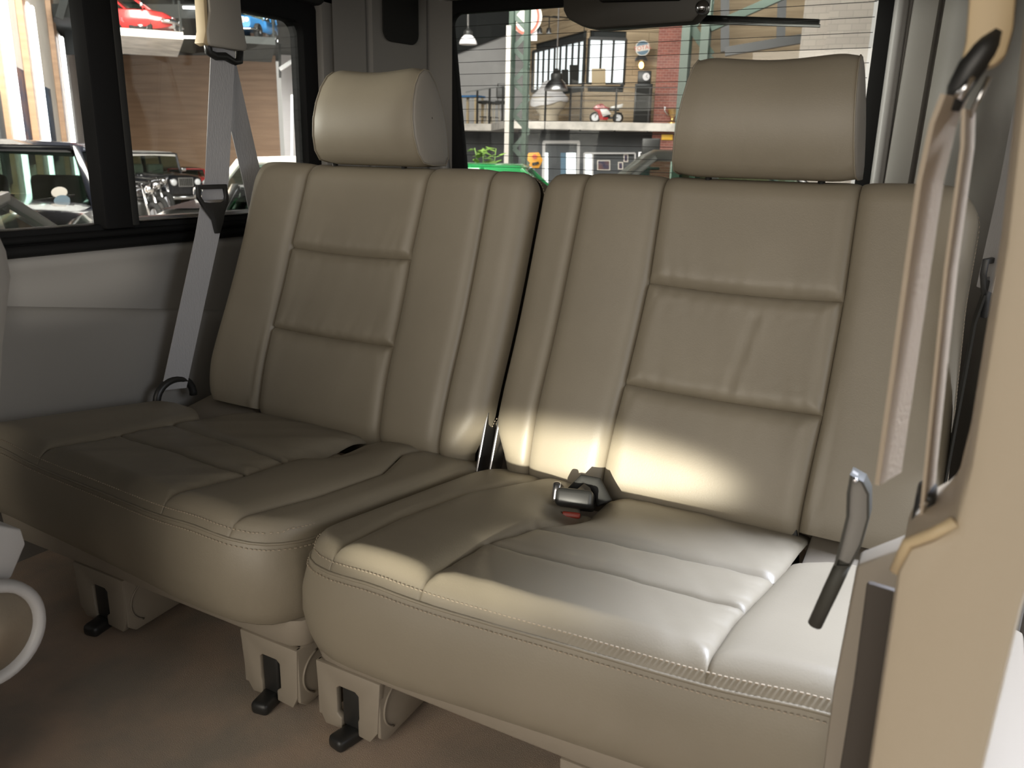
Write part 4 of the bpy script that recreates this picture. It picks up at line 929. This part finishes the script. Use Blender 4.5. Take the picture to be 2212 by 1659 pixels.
# ---------------------------------------------------------------- behind the rear window
RR = 25.0
zd = Q(1250, 263, RR).z                  # top of the mezzanine deck
struct(MB().prism([Vector((p.x, p.y, zd)) for p in (Q(1090, 330, RR), Q(1500, 330, RR), Q(1560, 330, 34), Q(985, 330, 36), Q(985, 330, 29), Q(1060, 330, 28.6))], (0, 0, -0.22)).build('trim_16', M['deck']), 'concrete mezzanine deck')
struct(slab(900, 60, 1180, 420, 37.0, 0.3).build('wall_rear_grey', M['greyw']), 'grey end wall behind the mezzanine')
b = MB().prism([Q(960, -40, 36.5), Q(1180, -40, 36.5), Q(1180, 40, 36.5), Q(960, 126, 36.5)], fwd(1050) * 0.2); struct(b.build('trim_17', M['roofdark']), 'dark sloping roof lining')
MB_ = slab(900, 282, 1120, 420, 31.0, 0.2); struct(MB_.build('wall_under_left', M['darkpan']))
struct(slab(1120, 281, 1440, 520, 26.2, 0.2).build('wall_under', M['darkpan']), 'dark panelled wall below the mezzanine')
# wood clad office
hk = sempty('wall_office', Q(1258, 330, 28))
A0, A1, A2 = Q(1258, 330, 28), Q(1445, 330, 28.5), Q(1140, 330, 32.0)
n1 = fwd(1350) * 0.15; n2 = Vector((n1.y, -n1.x, 0))
def wallpt(a, b, px):                  # point where the sight line at px meets the vertical plane a-b
    d = Vector(ray(px, 330)); d.z = 0; d.normalize(); e = (b - a); e.z = 0
    ax, ay = a.x - CAM[0], a.y - CAM[1]; det = d.x * -e.y + e.x * d.y
    t = (ax * -e.y + e.x * ay) / det; return Vector((CAM[0] + d.x * t, CAM[1] + d.y * t, 0)), t
def onwall(a, b, px, py):
    p, t = wallpt(a, b, px); d = ray(px, py); return Vector(CAM + d * (t / math.hypot(d[0], d[1])))
z0, z1 = zd, 6.5
hgt = 0.26
for (a, b, xs0, xs1, wy0, wy1, wx0, wx1) in ((A0, A1, 1258, 1445, 83, 182, 1262, 1339), (A2, A0, 1140, 1258, 0, 0, 1147, 1256)):
    aa, bb = (a, b)
    e = (bb - aa); e.z = 0; Lw = e.length; e.normalize(); nn = Vector((e.y, -e.x, 0))
    if nn.dot(Vector(CAM) - aa) < 0: nn = -nn
    if wy1: zw0, zw1 = onwall(aa, bb, 1300, 182).z, onwall(aa, bb, 1300, 84).z; u0, u1 = (wallpt(aa, bb, wx0)[0] - aa), (wallpt(aa, bb, wx1)[0] - aa)
    else: zw0, zw1 = onwall(A0, A1, 1262, 182).z, onwall(A0, A1, 1262, 84).z; u0, u1 = (wallpt(aa, bb, wx0)[0] - aa), (wallpt(aa, bb, wx1)[0] - aa)
    u0.z = u1.z = 0; u0 = u0.dot(e); u1 = u1.dot(e)
    z = z0; rr = 0
    while z < z1:
        zt2 = min(z + hgt, z1); off = (0.012 if rr % 2 else 0.0); rr += 1
        segs = [(0, Lw)] if (zt2 <= zw0 or z >= zw1) else [(0, u0), (u1, Lw)]
        for s0, s1_ in segs:
            if s1_ - s0 < 0.02: continue
            cuts = [s0] + sorted(random.uniform(s0 + .2, s1_ - .2) for _ in range(1 if s1_ - s0 > 1.2 else 0)) + [s1_]
            for q in range(len(cuts) - 1):
                p, r_ = aa + e * (cuts[q] + .004), aa + e * (cuts[q + 1] - .004); o2 = nn * (off + random.uniform(0, .008))
                MB().prism([Vector((p.x + o2.x, p.y + o2.y, z + .006)), Vector((r_.x + o2.x, r_.y + o2.y, z + .006)), Vector((r_.x + o2.x, r_.y + o2.y, zt2 - .006)), Vector((p.x + o2.x, p.y + o2.y, zt2 - .006))], -nn * .1).build('plank', M['plank'], hk)
        z = zt2
    # window
    wn_ = sempty('window_%d' % (3 if wy1 else 4), aa)
    def wp2(u, z, o_=0.0): q = aa + e * u + nn * o_; return Vector((q.x, q.y, z))
    nb = 3 if wy1 else 9
    for zz in (zw0, zw1): MB().bar(wp2(u0, zz, .02), wp2(u1, zz, .02), .08, .09).build('window_frame', M['blackpl'], wn_)
    for q in range(nb + 1):
        u = u0 + (u1 - u0) * q / nb
        MB().bar(wp2(u, zw0, .02), wp2(u, zw1, .02), .09 if q in (0, nb) else .045, .06).build('mullion', M['blackpl'], wn_)
    for q in range(nb):
        ua, ub = u0 + (u1 - u0) * (q + .05) / nb, u0 + (u1 - u0) * (q + .95) / nb
        MB().prism([wp2(ua, zw0 + .03, -.05), wp2(ub, zw0 + .03, -.05), wp2(ub, zw1 - .03, -.05), wp2(ua, zw1 - .03, -.05)], -nn * .02).build('pane', M['pane'], wn_)
    struct(MB().prism([wp2(-.1, z0, -.16), wp2(Lw, z0, -.16), wp2(Lw, z1, -.16), wp2(-.1, z1, -.16)], -nn * .05).build('wall_office_inner', M['roofdark']))
struct(slab(1209, 183, 1256, 185, 27.85, .35).build('trim_30', M['plank'])); struct(slab(1262, 183, 1340, 185, 27.72, .3).build('trim_31', M['plank']))
for px0, px1, py0, lab in ((1278, 1308, 148, 'cardboard box standing behind the front office window'), (1213, 1228, 150, 'dark case on the office window sill'), (1230, 1250, 140, 'tall dark case on the office window sill by the corner')):
    tag(slab(px0, py0, px1, 183, 27.75 if px0 > 1260 else 27.9, 0.06).build('box', M['tanpl'] if px0 == 1278 else M['dark'], bevel=.01), lab, 'box', 'boxes at the office window')
# wall behind right of office: planks continue, brick chimney column
struct(gslab(1432, -60, 1490, 25.45, 0.6).build('trim_18', M['brick']), 'red brick column')
struct(gslab(1440, -60, 1760, 30, 0.2).build('wall_plank_right', M['plank']), 'wooden wall behind the near headrest')
struct(gslab(1748, -80, 1866, 16.0, 0.7).build('trim_19', M['wbrick']), 'white painted brick pillar')
struct(gslab(1804, -80, 1900, 15.8, 0.1).build('trim_20', M['wbrick']))
for a, b in (((1566, -20), (1566, 112)), ((1566, 112), (1745, 82)), ((1690, -20), (1686, 92)), ((1480, 80), (1500, 20))):
    MB().bar(Q(*a, 24), Q(*b, 24), .22).build('steel_beam', M['blackpl'], sempty('trim_%d' % (21 + a[0] % 10 + (3 if b[0] > 1700 else 0)), Q(*a, 24)))

# lattice columns
def lattice(name_n, x0, x1, r, y0, y1, step, label, w0=.11, bw=.12):
    g = sempty('trim_%d' % name_n, onground((x0 + x1) / 2, r)); g['label'] = label
    d = fwd((x0 + x1) / 2)
    for dr in (0, .38):
        for x in (x0, x1):
            a = Q(x, y0, r) + d * dr; q = a.copy(); q.z = GZ
            MB().bar(a, q, w0, w0).build('corner_post', M['green'], g)
        y = y0; fl = 0
        while y < y1 and dr == 0:
            a, b = (x0, x1) if fl == 0 else (x1, x0)
            MB().bar(Q(a, y, r) + d * dr, Q(b, y + step, r) + d * dr, .03, bw).build('diagonal_brace', M['green'], g); y += step; fl = 1 - fl
    return g
lattice(40, 1109, 1142, 19, -40, 420, 36, 'green lattice steel column', .11, .10)
struct(gslab(1094, 55, 1104, 18.6, .12).build('trim_41', M['wbrick2']), 'pale pipe casing beside the green column')
lattice(42, 1494, 1536, 17, -60, 300, 60, 'green lattice steel column by the brick column', .16, .16)
MB().bar(Q(1535, 60, 17), Q(1760, -40, 17), .14).build('diagonal_brace', M['green'], sempty('trim_43', Q(1535, 60, 17)))

# railing along the deck edge
rl = thing('railing', 'thin black railing with wires along the mezzanine edge', 'railing', Vector((Q(1250, 330, RR).x, Q(1250, 330, RR).y, zd)))
for px in (1175, 1228, 1251, 1325, 1396):
    p = Q(px, 330, RR - .08); MB().bar((p.x, p.y, zd - .25), (p.x, p.y, Q(px, 188, RR).z), .045).build('post', M['blackpl'], rl)
for y in (189, 203, 218, 233, 248):
    MB().bar(Q(1150, y, RR - .05), Q(1470, y, RR - .05), .02 if y == 189 else .010).build('wire', M['blackpl'], rl)
rl2 = thing('railing', 'short black railing in front of the bar stools', 'railing', Vector((Q(1050, 330, 29).x, Q(1050, 330, 29).y, zd)))
for px, yt in ((1030, 194), (1056, 190), (1084, 186)):
    p = Q(px, 330, 28.9); MB().bar((p.x, p.y, zd), (p.x, p.y, Q(px, yt, 28.9).z), .05).build('post', M['blackpl'], rl2)
MB().bar(Q(1006, 199, 28.9), Q(1094, 185, 28.9), .035).build('handrail', M['blackpl'], rl2)
for y in (218, 240): MB().bar(Q(1006, y, 28.9), Q(1094, y - 2, 28.9), .012).build('wire', M['blackpl'], rl2)

dk = [o for o in bpy.data.objects if o.name == 'trim_16'][0]
for x0, x1, y in ((1201, 1228, 270), (1276, 1301, 272), (1345, 1372, 274), (1418, 1444, 276)):
    slab(x0, y - 1.5, x1, y + 1.5, RR - .015, .02).build('deck_slot', M['blackpl'], dk)
# furniture on the mezzanine
def ondeck(px, r): p = Q(px, 330, r); p.z = zd; return p
s_ = 1 / F
tbp = ondeck(1018, 30)
tb2 = thing('bar_table', 'high bar table with pale blue top at the window edge', 'table', tbp)
MB().box(tbp + Vector((0, 0, .92)), (.75, .6, .06)).build('tabletop', M['pane'] if 0 else M['cblue'], tb2)
for dx, dy in ((-.3, -.22), (.3, -.22), (-.3, .22), (.3, .22)): MB().bar(tbp + Vector((dx, dy, 0)), tbp + Vector((dx, dy, .9)), .07).build('leg', M['tanpl'], tb2)
for px, r, bk2, lab in ((1048, 29.6, 0, 'backless black bar stool beside the bar table'), (1063, 29.9, 0, 'second black bar stool with pale legs'), (1083, 29.4, 1, 'bar stool with black backrest and chrome stem')):
    p = ondeck(px, r); st_ = thing('bar_stool', lab, 'stool', p, 'bar stools on the mezzanine')
    MB().rbox(p + Vector((0, 0, .72)), (.40, .40, .10), .04).build('seat', M['blackpl'], st_, smooth=True, auto=40)
    if bk2:
        MB().tube([p, p + Vector((0, 0, .7))], .035, 8).build('stem', M['chrome'], st_, smooth=True); MB().lathe([(.22, 0), (.22, .02), (.03, .05)], p, None, 16).build('foot', M['chrome'], st_, smooth=True, auto=40)
        MB().rbox(p + fwd(px) * .18 + Vector((0, 0, 1.05)), (.42, .08, .38), .04, rotz(bearing(px) - PI / 2)).build('backrest', M['blackpl'], st_, smooth=True, auto=40)
        MB().tube([p + fwd(px) * .18 + Vector((-.18, 0, .75)), p + fwd(px) * .18 + Vector((-.18, 0, 1.34)), p + fwd(px) * .18 + Vector((.18, 0, 1.34)), p + fwd(px) * .18 + Vector((.18, 0, .75))], .02, 8).build('back_frame', M['chrome'], st_, smooth=True)
    else:
        for dx, dy in ((-.15, -.15), (.15, -.15), (-.15, .15), (.15, .15)): MB().bar(p + Vector((dx, dy, .68)), p + Vector((dx * 1.15, dy * 1.15, 0)), .035).build('leg', M['cream'], st_)
        MB().box(p + Vector((0, 0, .25)), (.34, .34, .025)).build('foot_rest', M['blackpl'], st_)
# egg chair under white cloth
p = ondeck(1183, 26.2); eg = thing('tub_chair', 'rounded cream tub chair half covered by a white cloth', 'chair', p)
MB().lathe([(.26, 0), (.30, .05), (.28, .22), (.40, .36), (.52, .55), (.55, .72), (.50, .70), (.40, .50), (.02, .42)], p, None, 28).build('shell', M['cream'], eg, smooth=True)
P = []
for i, (r0, z) in enumerate(((.03, 1.20), (.12, 1.19), (.22, 1.12), (.30, .98), (.40, .86), (.52, .76), (.575, .70), (.56, .60))):
    P.append([p + Vector((r0 * math.cos(a) * 1.02, r0 * math.sin(a), z - (.16 * max(0, -math.sin(a + bearing(1183) - PI / 2)) if i > 5 else 0) + .012 * math.sin(7 * a))) for a in np.linspace(0, 2 * PI, 29)])
MB().grid(P).build('cloth_cover', M['white'], eg, smooth=True)
# pendants
def pendant(px, ytop, ycap, yrim, wpx, r, lab):
    c_ = Q(px, yrim, r); k = wpx / F * r / 2 * 1.05; h_ = (Q(px, ycap, r).z - c_.z)
    t = thing('pendant_lamp', lab, 'lamp', c_, 'industrial pendant lamps')
    MB().lathe([(k * .98, 0), (k, .02), (k * .93, h_ * .18), (k * .75, h_ * .36), (k * .50, h_ * .50), (k * .46, h_ * .52), (k * .44, h_ * .515), (k * .70, h_ * .35), (k * .9, h_ * .17)], c_, None, 24).build('shade', M['white'] if px < 1100 else M['steel'], t, smooth=True, auto=50)
    MB().lathe([(k * .46, h_ * .50), (k * .50, h_ * .56), (k * .50, h_ * .74), (k * .38, h_ * .80), (k * .2, h_ * .88), (k * .12, h_)], c_, None, 20).build('lamp_cap', M['blackpl'], t, smooth=True, auto=40)
    MB().lathe([(k * .9, .03), (k * .9, .05), (.01, .08)], c_, None, 20).build('diffuser', M['white'], t, smooth=True)
    a = Q(px, ytop, r); MB().bar((c_.x, c_.y, c_.z + h_), (c_.x, c_.y, 7.2), .03).build('cord', M['steel'], t)
pendant(1201, 30, 148, 196, 46, 24.0, 'grey industrial pendant lamp hanging over the tub chair')
pendant(1011, 5, 58, 96, 34, 20.0, 'white pendant lamp with black cap in the window corner')
# small red and white motorcycle
motorbike('small red and white racing motorcycle on the mezzanine edge', ondeck(1306, 25.7), bearing(1306) + PI / 2 + .05, M['cred'], .50, None, (M['cred'], M['cwhite']))
# black speaker tower with round clock box on it
p = ondeck(1382, 26.4); sp = thing('black_cabinet', 'tall black cabinet against the planks beside the brick column', 'cabinet', p)
Mc = rotz(bearing(1382) - PI / 2)
MB().box(p + Vector((0, 0, .58)), (.52, .45, 1.16), Mc).build('body', M['blackpl'], sp, bevel=.02); MB().box(p + Mc @ Vector((0, -.235, .58)), (.44, .02, 1.04), Mc).build('door', M['dark'], sp, bevel=.01); MB().box(p + Mc @ Vector((.18, -.25, .6)), (.02, .03, .12), Mc).build('handle', M['steel'], sp)
p2 = p + Vector((0, 0, 1.16)); ck = thing('table_clock', 'black box clock with round white dial on the black cabinet', 'clock', p2)
MB().box(p2 + Vector((0, 0, .19)), (.40, .2, .36), Mc).build('case', M['blackpl'], ck, bevel=.02)
MB().lathe([(.105, 0), (.105, .015), (.01, .016)], p2 + Mc @ Vector((.05, -.10, .2)), Mc @ rotx(PI / 2), 20).build('dial', M['white'], ck, smooth=True, auto=40)
for an in (.4, 2.2): MB().bar(p2 + Mc @ Vector((.05, -.118, .2)), p2 + Mc @ Vector((.05 + .07 * math.sin(an), -.118, .2 + .07 * math.cos(an))), .012).build('hand', M['blackpl'], ck)
# wall lamp with flame-coloured bulb
p = Q(1385, 130, 27.6); wlp = thing('wall_lamp', 'black wall lamp with glowing orange bulb below the round sign', 'lamp', p)
MB().lathe([(.20, -.02), (.18, .06), (.09, .15), (.03, .18)], p, None, 20).build('shade', M['blackpl'], wlp, smooth=True, auto=50)
MB().sphere(p + Vector((.02, -.02, -.15)), (.15, .15, .21), 10).build('bulb', M['flame'], wlp, smooth=True)
MB().tube([p + Vector((0, 0, .17)), p + Vector((0, 0, .26)), p + fwd(1385) * .35 + Vector((0, 0, .26))], .02, 8).build('arm', M['blackpl'], wlp, smooth=True)
# gooseneck lamps over the office window
for px, lab in ((1186, 'black gooseneck spotlight above the receding office window'), (1166, 'small clear spotlight on the planks beside the gooseneck')):
    p = Q(px, 60, 28); g = thing('gooseneck_lamp', lab, 'lamp', p, 'spotlights over the office window')
    MB().lathe([(.09, -.16), (.07, -.02), (.05, 0)], p, None, 14).build('shade', M['steel'], g, smooth=True, auto=40)
    MB().tube([p, p + Vector((0, 0, .3)), p + Vector((.1, .1, .34)), p + Vector((.4, .5, .34))], .02, 8).build('arm', M['blackpl'], g, smooth=True)

# round enamel sign TOTAL
def text(body, c, Mr, size, mt, par, name='lettering', ext=0.004, shear=0, sx=1.0):
    cu_ = bpy.data.curves.new(name, 'FONT'); cu_.body = body; cu_.size = size; cu_.align_x = 'CENTER'; cu_.align_y = 'CENTER'; cu_.extrude = ext; cu_.shear = shear
    ob = bpy.data.objects.new(name + '_tmp', cu_); C.objects.link(ob); bpy.context.view_layer.update()
    dg = bpy.context.evaluated_depsgraph_get(); me = bpy.data.meshes.new_from_object(ob.evaluated_get(dg)); C.objects.unlink(ob); bpy.data.objects.remove(ob)
    me.materials.clear(); me.materials.append(mt)
    off = Vector((0, 0, 0)); q = par
    while q: off += q.location; q = q.parent
    for v in me.vertices: v.co = (Mr @ Vector((v.co.x * sx, v.co.y, v.co.z))) + c - off
    o_ = bpy.data.objects.new(name, me); C.objects.link(o_); o_.parent = par; return o_
def facemat(px, tilt=0): return rotz(bearing(px) - PI / 2) @ rotx(PI / 2) @ rotz(tilt)
p = Q(1388, 104, 27.4); ts = thing('round_sign', 'round blue, red and white enamel sign on the planked wall', 'sign', p)
Ms = facemat(1388)
rs = .225
MB().lathe([(rs, -.02), (rs, .012), (rs * .9, .014)], p, Ms, 32).build('rim', M['signwhite'], ts, smooth=True, auto=40)
for sg_ in (1, -1):
    aa = np.linspace(math.radians(20), math.radians(180 - 8), 16) if sg_ > 0 else np.linspace(math.radians(200), math.radians(352), 16)
    MB().prism([p + Ms @ Vector((rs * .9 * math.cos(a), rs * .9 * math.sin(a), .013)) for a in aa], Ms @ Vector((0, 0, .006))).build('blue_field', M['signblue'], ts)
tl = rotz(.16)
MB().prism([p + Ms @ (tl @ Vector((x * rs, y * rs, .014))) for x, y in ((-.96, -.36), (.96, -.36), (.96, .36), (-.96, .36))], Ms @ Vector((0, 0, .008))).build('band', M['signwhite'], ts)
text('TOTAL', p + Ms @ Vector((0, 0, .024)), Ms @ tl, .17, M['signred'], ts)
# big red and white round sign behind the lattice column
p = Q(1136, 36, 22); bs = thing('round_sign', 'large white disc sign with red ring behind the green column', 'sign', p); Ms = facemat(1136)
MB().lathe([(.40, -.03), (.40, 0)], p, Ms, 36).build('disc', M['signwhite'], bs, smooth=True, auto=40)
MB().ring([p + Ms @ Vector((.34 * math.cos(a), .42 * math.sin(a), .0)) for a in np.linspace(0, 2 * PI, 40, endpoint=False)], [p + Ms @ Vector((.28 * math.cos(a), .35 * math.sin(a), .0)) for a in np.linspace(0, 2 * PI, 40, endpoint=False)], Ms @ Vector((0, 0, .01))).build('red_ring', M['signred'], bs)
slab(1147, 20, 1160, 88, 22.1, .04).build('banner', M['white'], bs); MB().bar(p, Vector((p.x, p.y, 7.2)), .04).build('hanger', M['steel'], bs)
# trophy on the deck by the brick column
p = ondeck(1447, RR + .2); tp = thing('trophy', 'gold and silver trophy cup at the foot of the brick column', 'trophy', p)
MB().lathe([(.13, 0), (.13, .03), (.06, .06), (.04, .16), (.10, .24), (.15, .38), (.16, .40), (.12, .38), (.01, .3)], p, None, 20).build('cup', M['gold'], tp, smooth=True, auto=60)
for sy in (-1, 1):
    e = Mc @ Vector((sy, 0, 0)); MB().tube([p + e * .10 + Vector((0, 0, .22)), p + e * .22 + Vector((0, 0, .33)), p + e * .24 + Vector((0, 0, .46)), p + e * .15 + Vector((0, 0, .40))], .022, 8).build('handle', M['chrome'], tp, smooth=True)
# yellow sign on the brick column
p = Q(1441, 296, 25.38); ys_ = thing('yellow_sign', 'small yellow sign on the brick column below the deck', 'sign', p); Ms = facemat(1441)
MB().box(p, (.32, .16, .02), Ms).build('plate', M['yellow'], ys_, bevel=.003)
# lower level: door and window
d4 = sempty('door_4', Q(1208, 372, 26))
for a, b in (((1175, 307), (1175, 372)), ((1250, 307), (1250, 372)), ((1173, 307), (1252, 307))):
    q0, q1 = Q(*a, 26.1), Q(*b, 26.1)
    if a[0] == b[0]: q1.z = GZ
    MB().bar(q0, q1, .09).build('door_frame', M['greyw'], d4)
gslab(1177, 309, 1249, 26.15, .04).build('door_leaf', M['dark'], d4)
for x0, x1, mt in ((1177, 1184, 'pane'), (1211, 1222, 'signblue'), (1223, 1244, 'pane')):
    q = slab(x0, 330, x1, 400, 26.05, .03).build('door_pane', M[mt], d4)
w5 = sempty('window_5', Q(1320, 350, 26))
for a, b in (((1262, 331), (1372, 331)), ((1262, 420), (1372, 420)), ((1262, 331), (1262, 420)), ((1372, 331), (1372, 420)), ((1280, 331), (1280, 420))):
    MB().bar(Q(*a, 26), Q(*b, 26), .05).build('window_frame', M['greyw'], w5)
slab(1264, 332, 1279, 419, 26.05, .03).build('pane', M['pane'], w5)
slab(1281, 332, 1371, 419, 26.15, .03).build('backing', M['plank'], w5)
for x0, y0, x1, y1, lab in ((1290, 346, 1318, 368, 'wide framed picture behind the lower window'), (1335, 350, 1346, 366, 'small white-framed picture behind the lower window'), (1347, 333, 1357, 350, 'tall narrow framed picture at the top of the lower window')):
    q = Q((x0 + x1) / 2, (y0 + y1) / 2, 25.95); fp = thing('framed_picture', lab, 'picture', q)
    slab(x0, y0, x1, y1, 26.08, .03).build('frame', M['signwhite'], fp); slab(x0 + 2, y0 + 2, x1 - 2, y1 - 2, 26.06, .02).build('print', M['canvas'], fp)
# orange hexagon sign
hx = [(1142, 330), (1164, 329), (1173, 346), (1164, 363), (1142, 364), (1134, 346)]
hp = thing('hexagon_sign', 'orange hexagonal sign beside the foot of the green column', 'sign', Q(1155, 346, 21)); MB().prism([Q(x, y, 21) for x, y in hx], fwd(1155) * .05).build('plate', M['orange'], hp, bevel=.01); q = Q(1153, 346, 21.1); MB().bar((q.x, q.y, GZ), (q.x, q.y, q.z), .06).build('pole', M['steel'], hp)
MB().prism([Q(x, y, 20.97) for x, y in ((1149, 352), (1163, 349), (1165, 354), (1150, 358))], fwd(1155) * .02).build('dark_mark', M['blackpl'], hp); MB().prism([Q(x, y, 20.97) for x, y in ((1149, 337), (1155, 333), (1161, 337), (1158, 343), (1152, 343))], fwd(1155) * .02).build('red_mark', M['signred'], hp)
# plant
pp = onground(1055, 14); pl = thing('potted_plant', 'leafy green plant in the lower left corner of the rear window', 'plant', pp)
MB().lathe([(.20, 0), (.28, .5), (.30, .52), (.26, .5), (.01, .46)], pp, None, 20).build('pot', M['blackpl'], pl, smooth=True, auto=50)
rnd = random.Random(3)
for k in range(16):
    a = rnd.uniform(0, 2 * PI); tipx = rnd.uniform(.08, .34); zz = rnd.uniform(.85, 1.42) if k > 2 else 1.62
    tip = pp + Vector((math.cos(a) * tipx, math.sin(a) * tipx, zz)); b0 = pp + Vector((math.cos(a) * .06, math.sin(a) * .06, .5)); mid = (b0 + tip) / 2 + Vector((0, 0, .12))
    MB().tube([b0, mid, tip], .007, 5).build('stem', M['leaf'], pl, smooth=True)
    for q in range(7):
        c_ = mid.lerp(tip, rnd.uniform(.1, 1.0)); th = rnd.uniform(0, 2 * PI); Ll = rnd.uniform(.16, .28)
        dv = Vector((math.cos(th), math.sin(th), rnd.uniform(-.5, .5))).normalized(); sv = dv.cross(Vector((0, 0, 1))).normalized() * Ll * .28; up = Vector((0, 0, .02))
        MB().add([c_, c_ + dv * Ll * .4 + sv, c_ + dv * Ll, c_ + dv * Ll * .4 - sv, c_ + dv * Ll * .5 + up], [(0, 1, 4), (1, 2, 4), (2, 3, 4), (3, 0, 4)]).build('leaf', M['leaf'], pl)
# dark seat backs and tubular frame beside the brick column
p = onground(1405, 20); ch = thing('garden_chair', 'dark chair with white tubular frame below the yellow sign', 'chair', p); Mc2 = rotz(bearing(1405) - PI / 2)
zz = Q(1405, 325, 20).z - GZ
MB().rbox(p + Vector((0, 0, zz + .06)), (.42, .08, .42), .03, Mc2).build('backrest', M['blackpl'], ch, smooth=True, auto=40)
MB().rbox(p + Mc2 @ Vector((0, -.2, zz - .4)), (.46, .46, .06), .02, Mc2).build('seat', M['blackpl'], ch, smooth=True, auto=40)
MB().tube([p + Mc2 @ Vector((-.25, 0, 0)), p + Mc2 @ Vector((-.25, 0, zz - .05)), p + Mc2 @ Vector((.45, 0, zz - .05)), p + Mc2 @ Vector((.5, 0, zz - .12)), p + Mc2 @ Vector((.5, 0, 0))], .025, 8).build('tubular_frame', M['white'], ch, smooth=True)
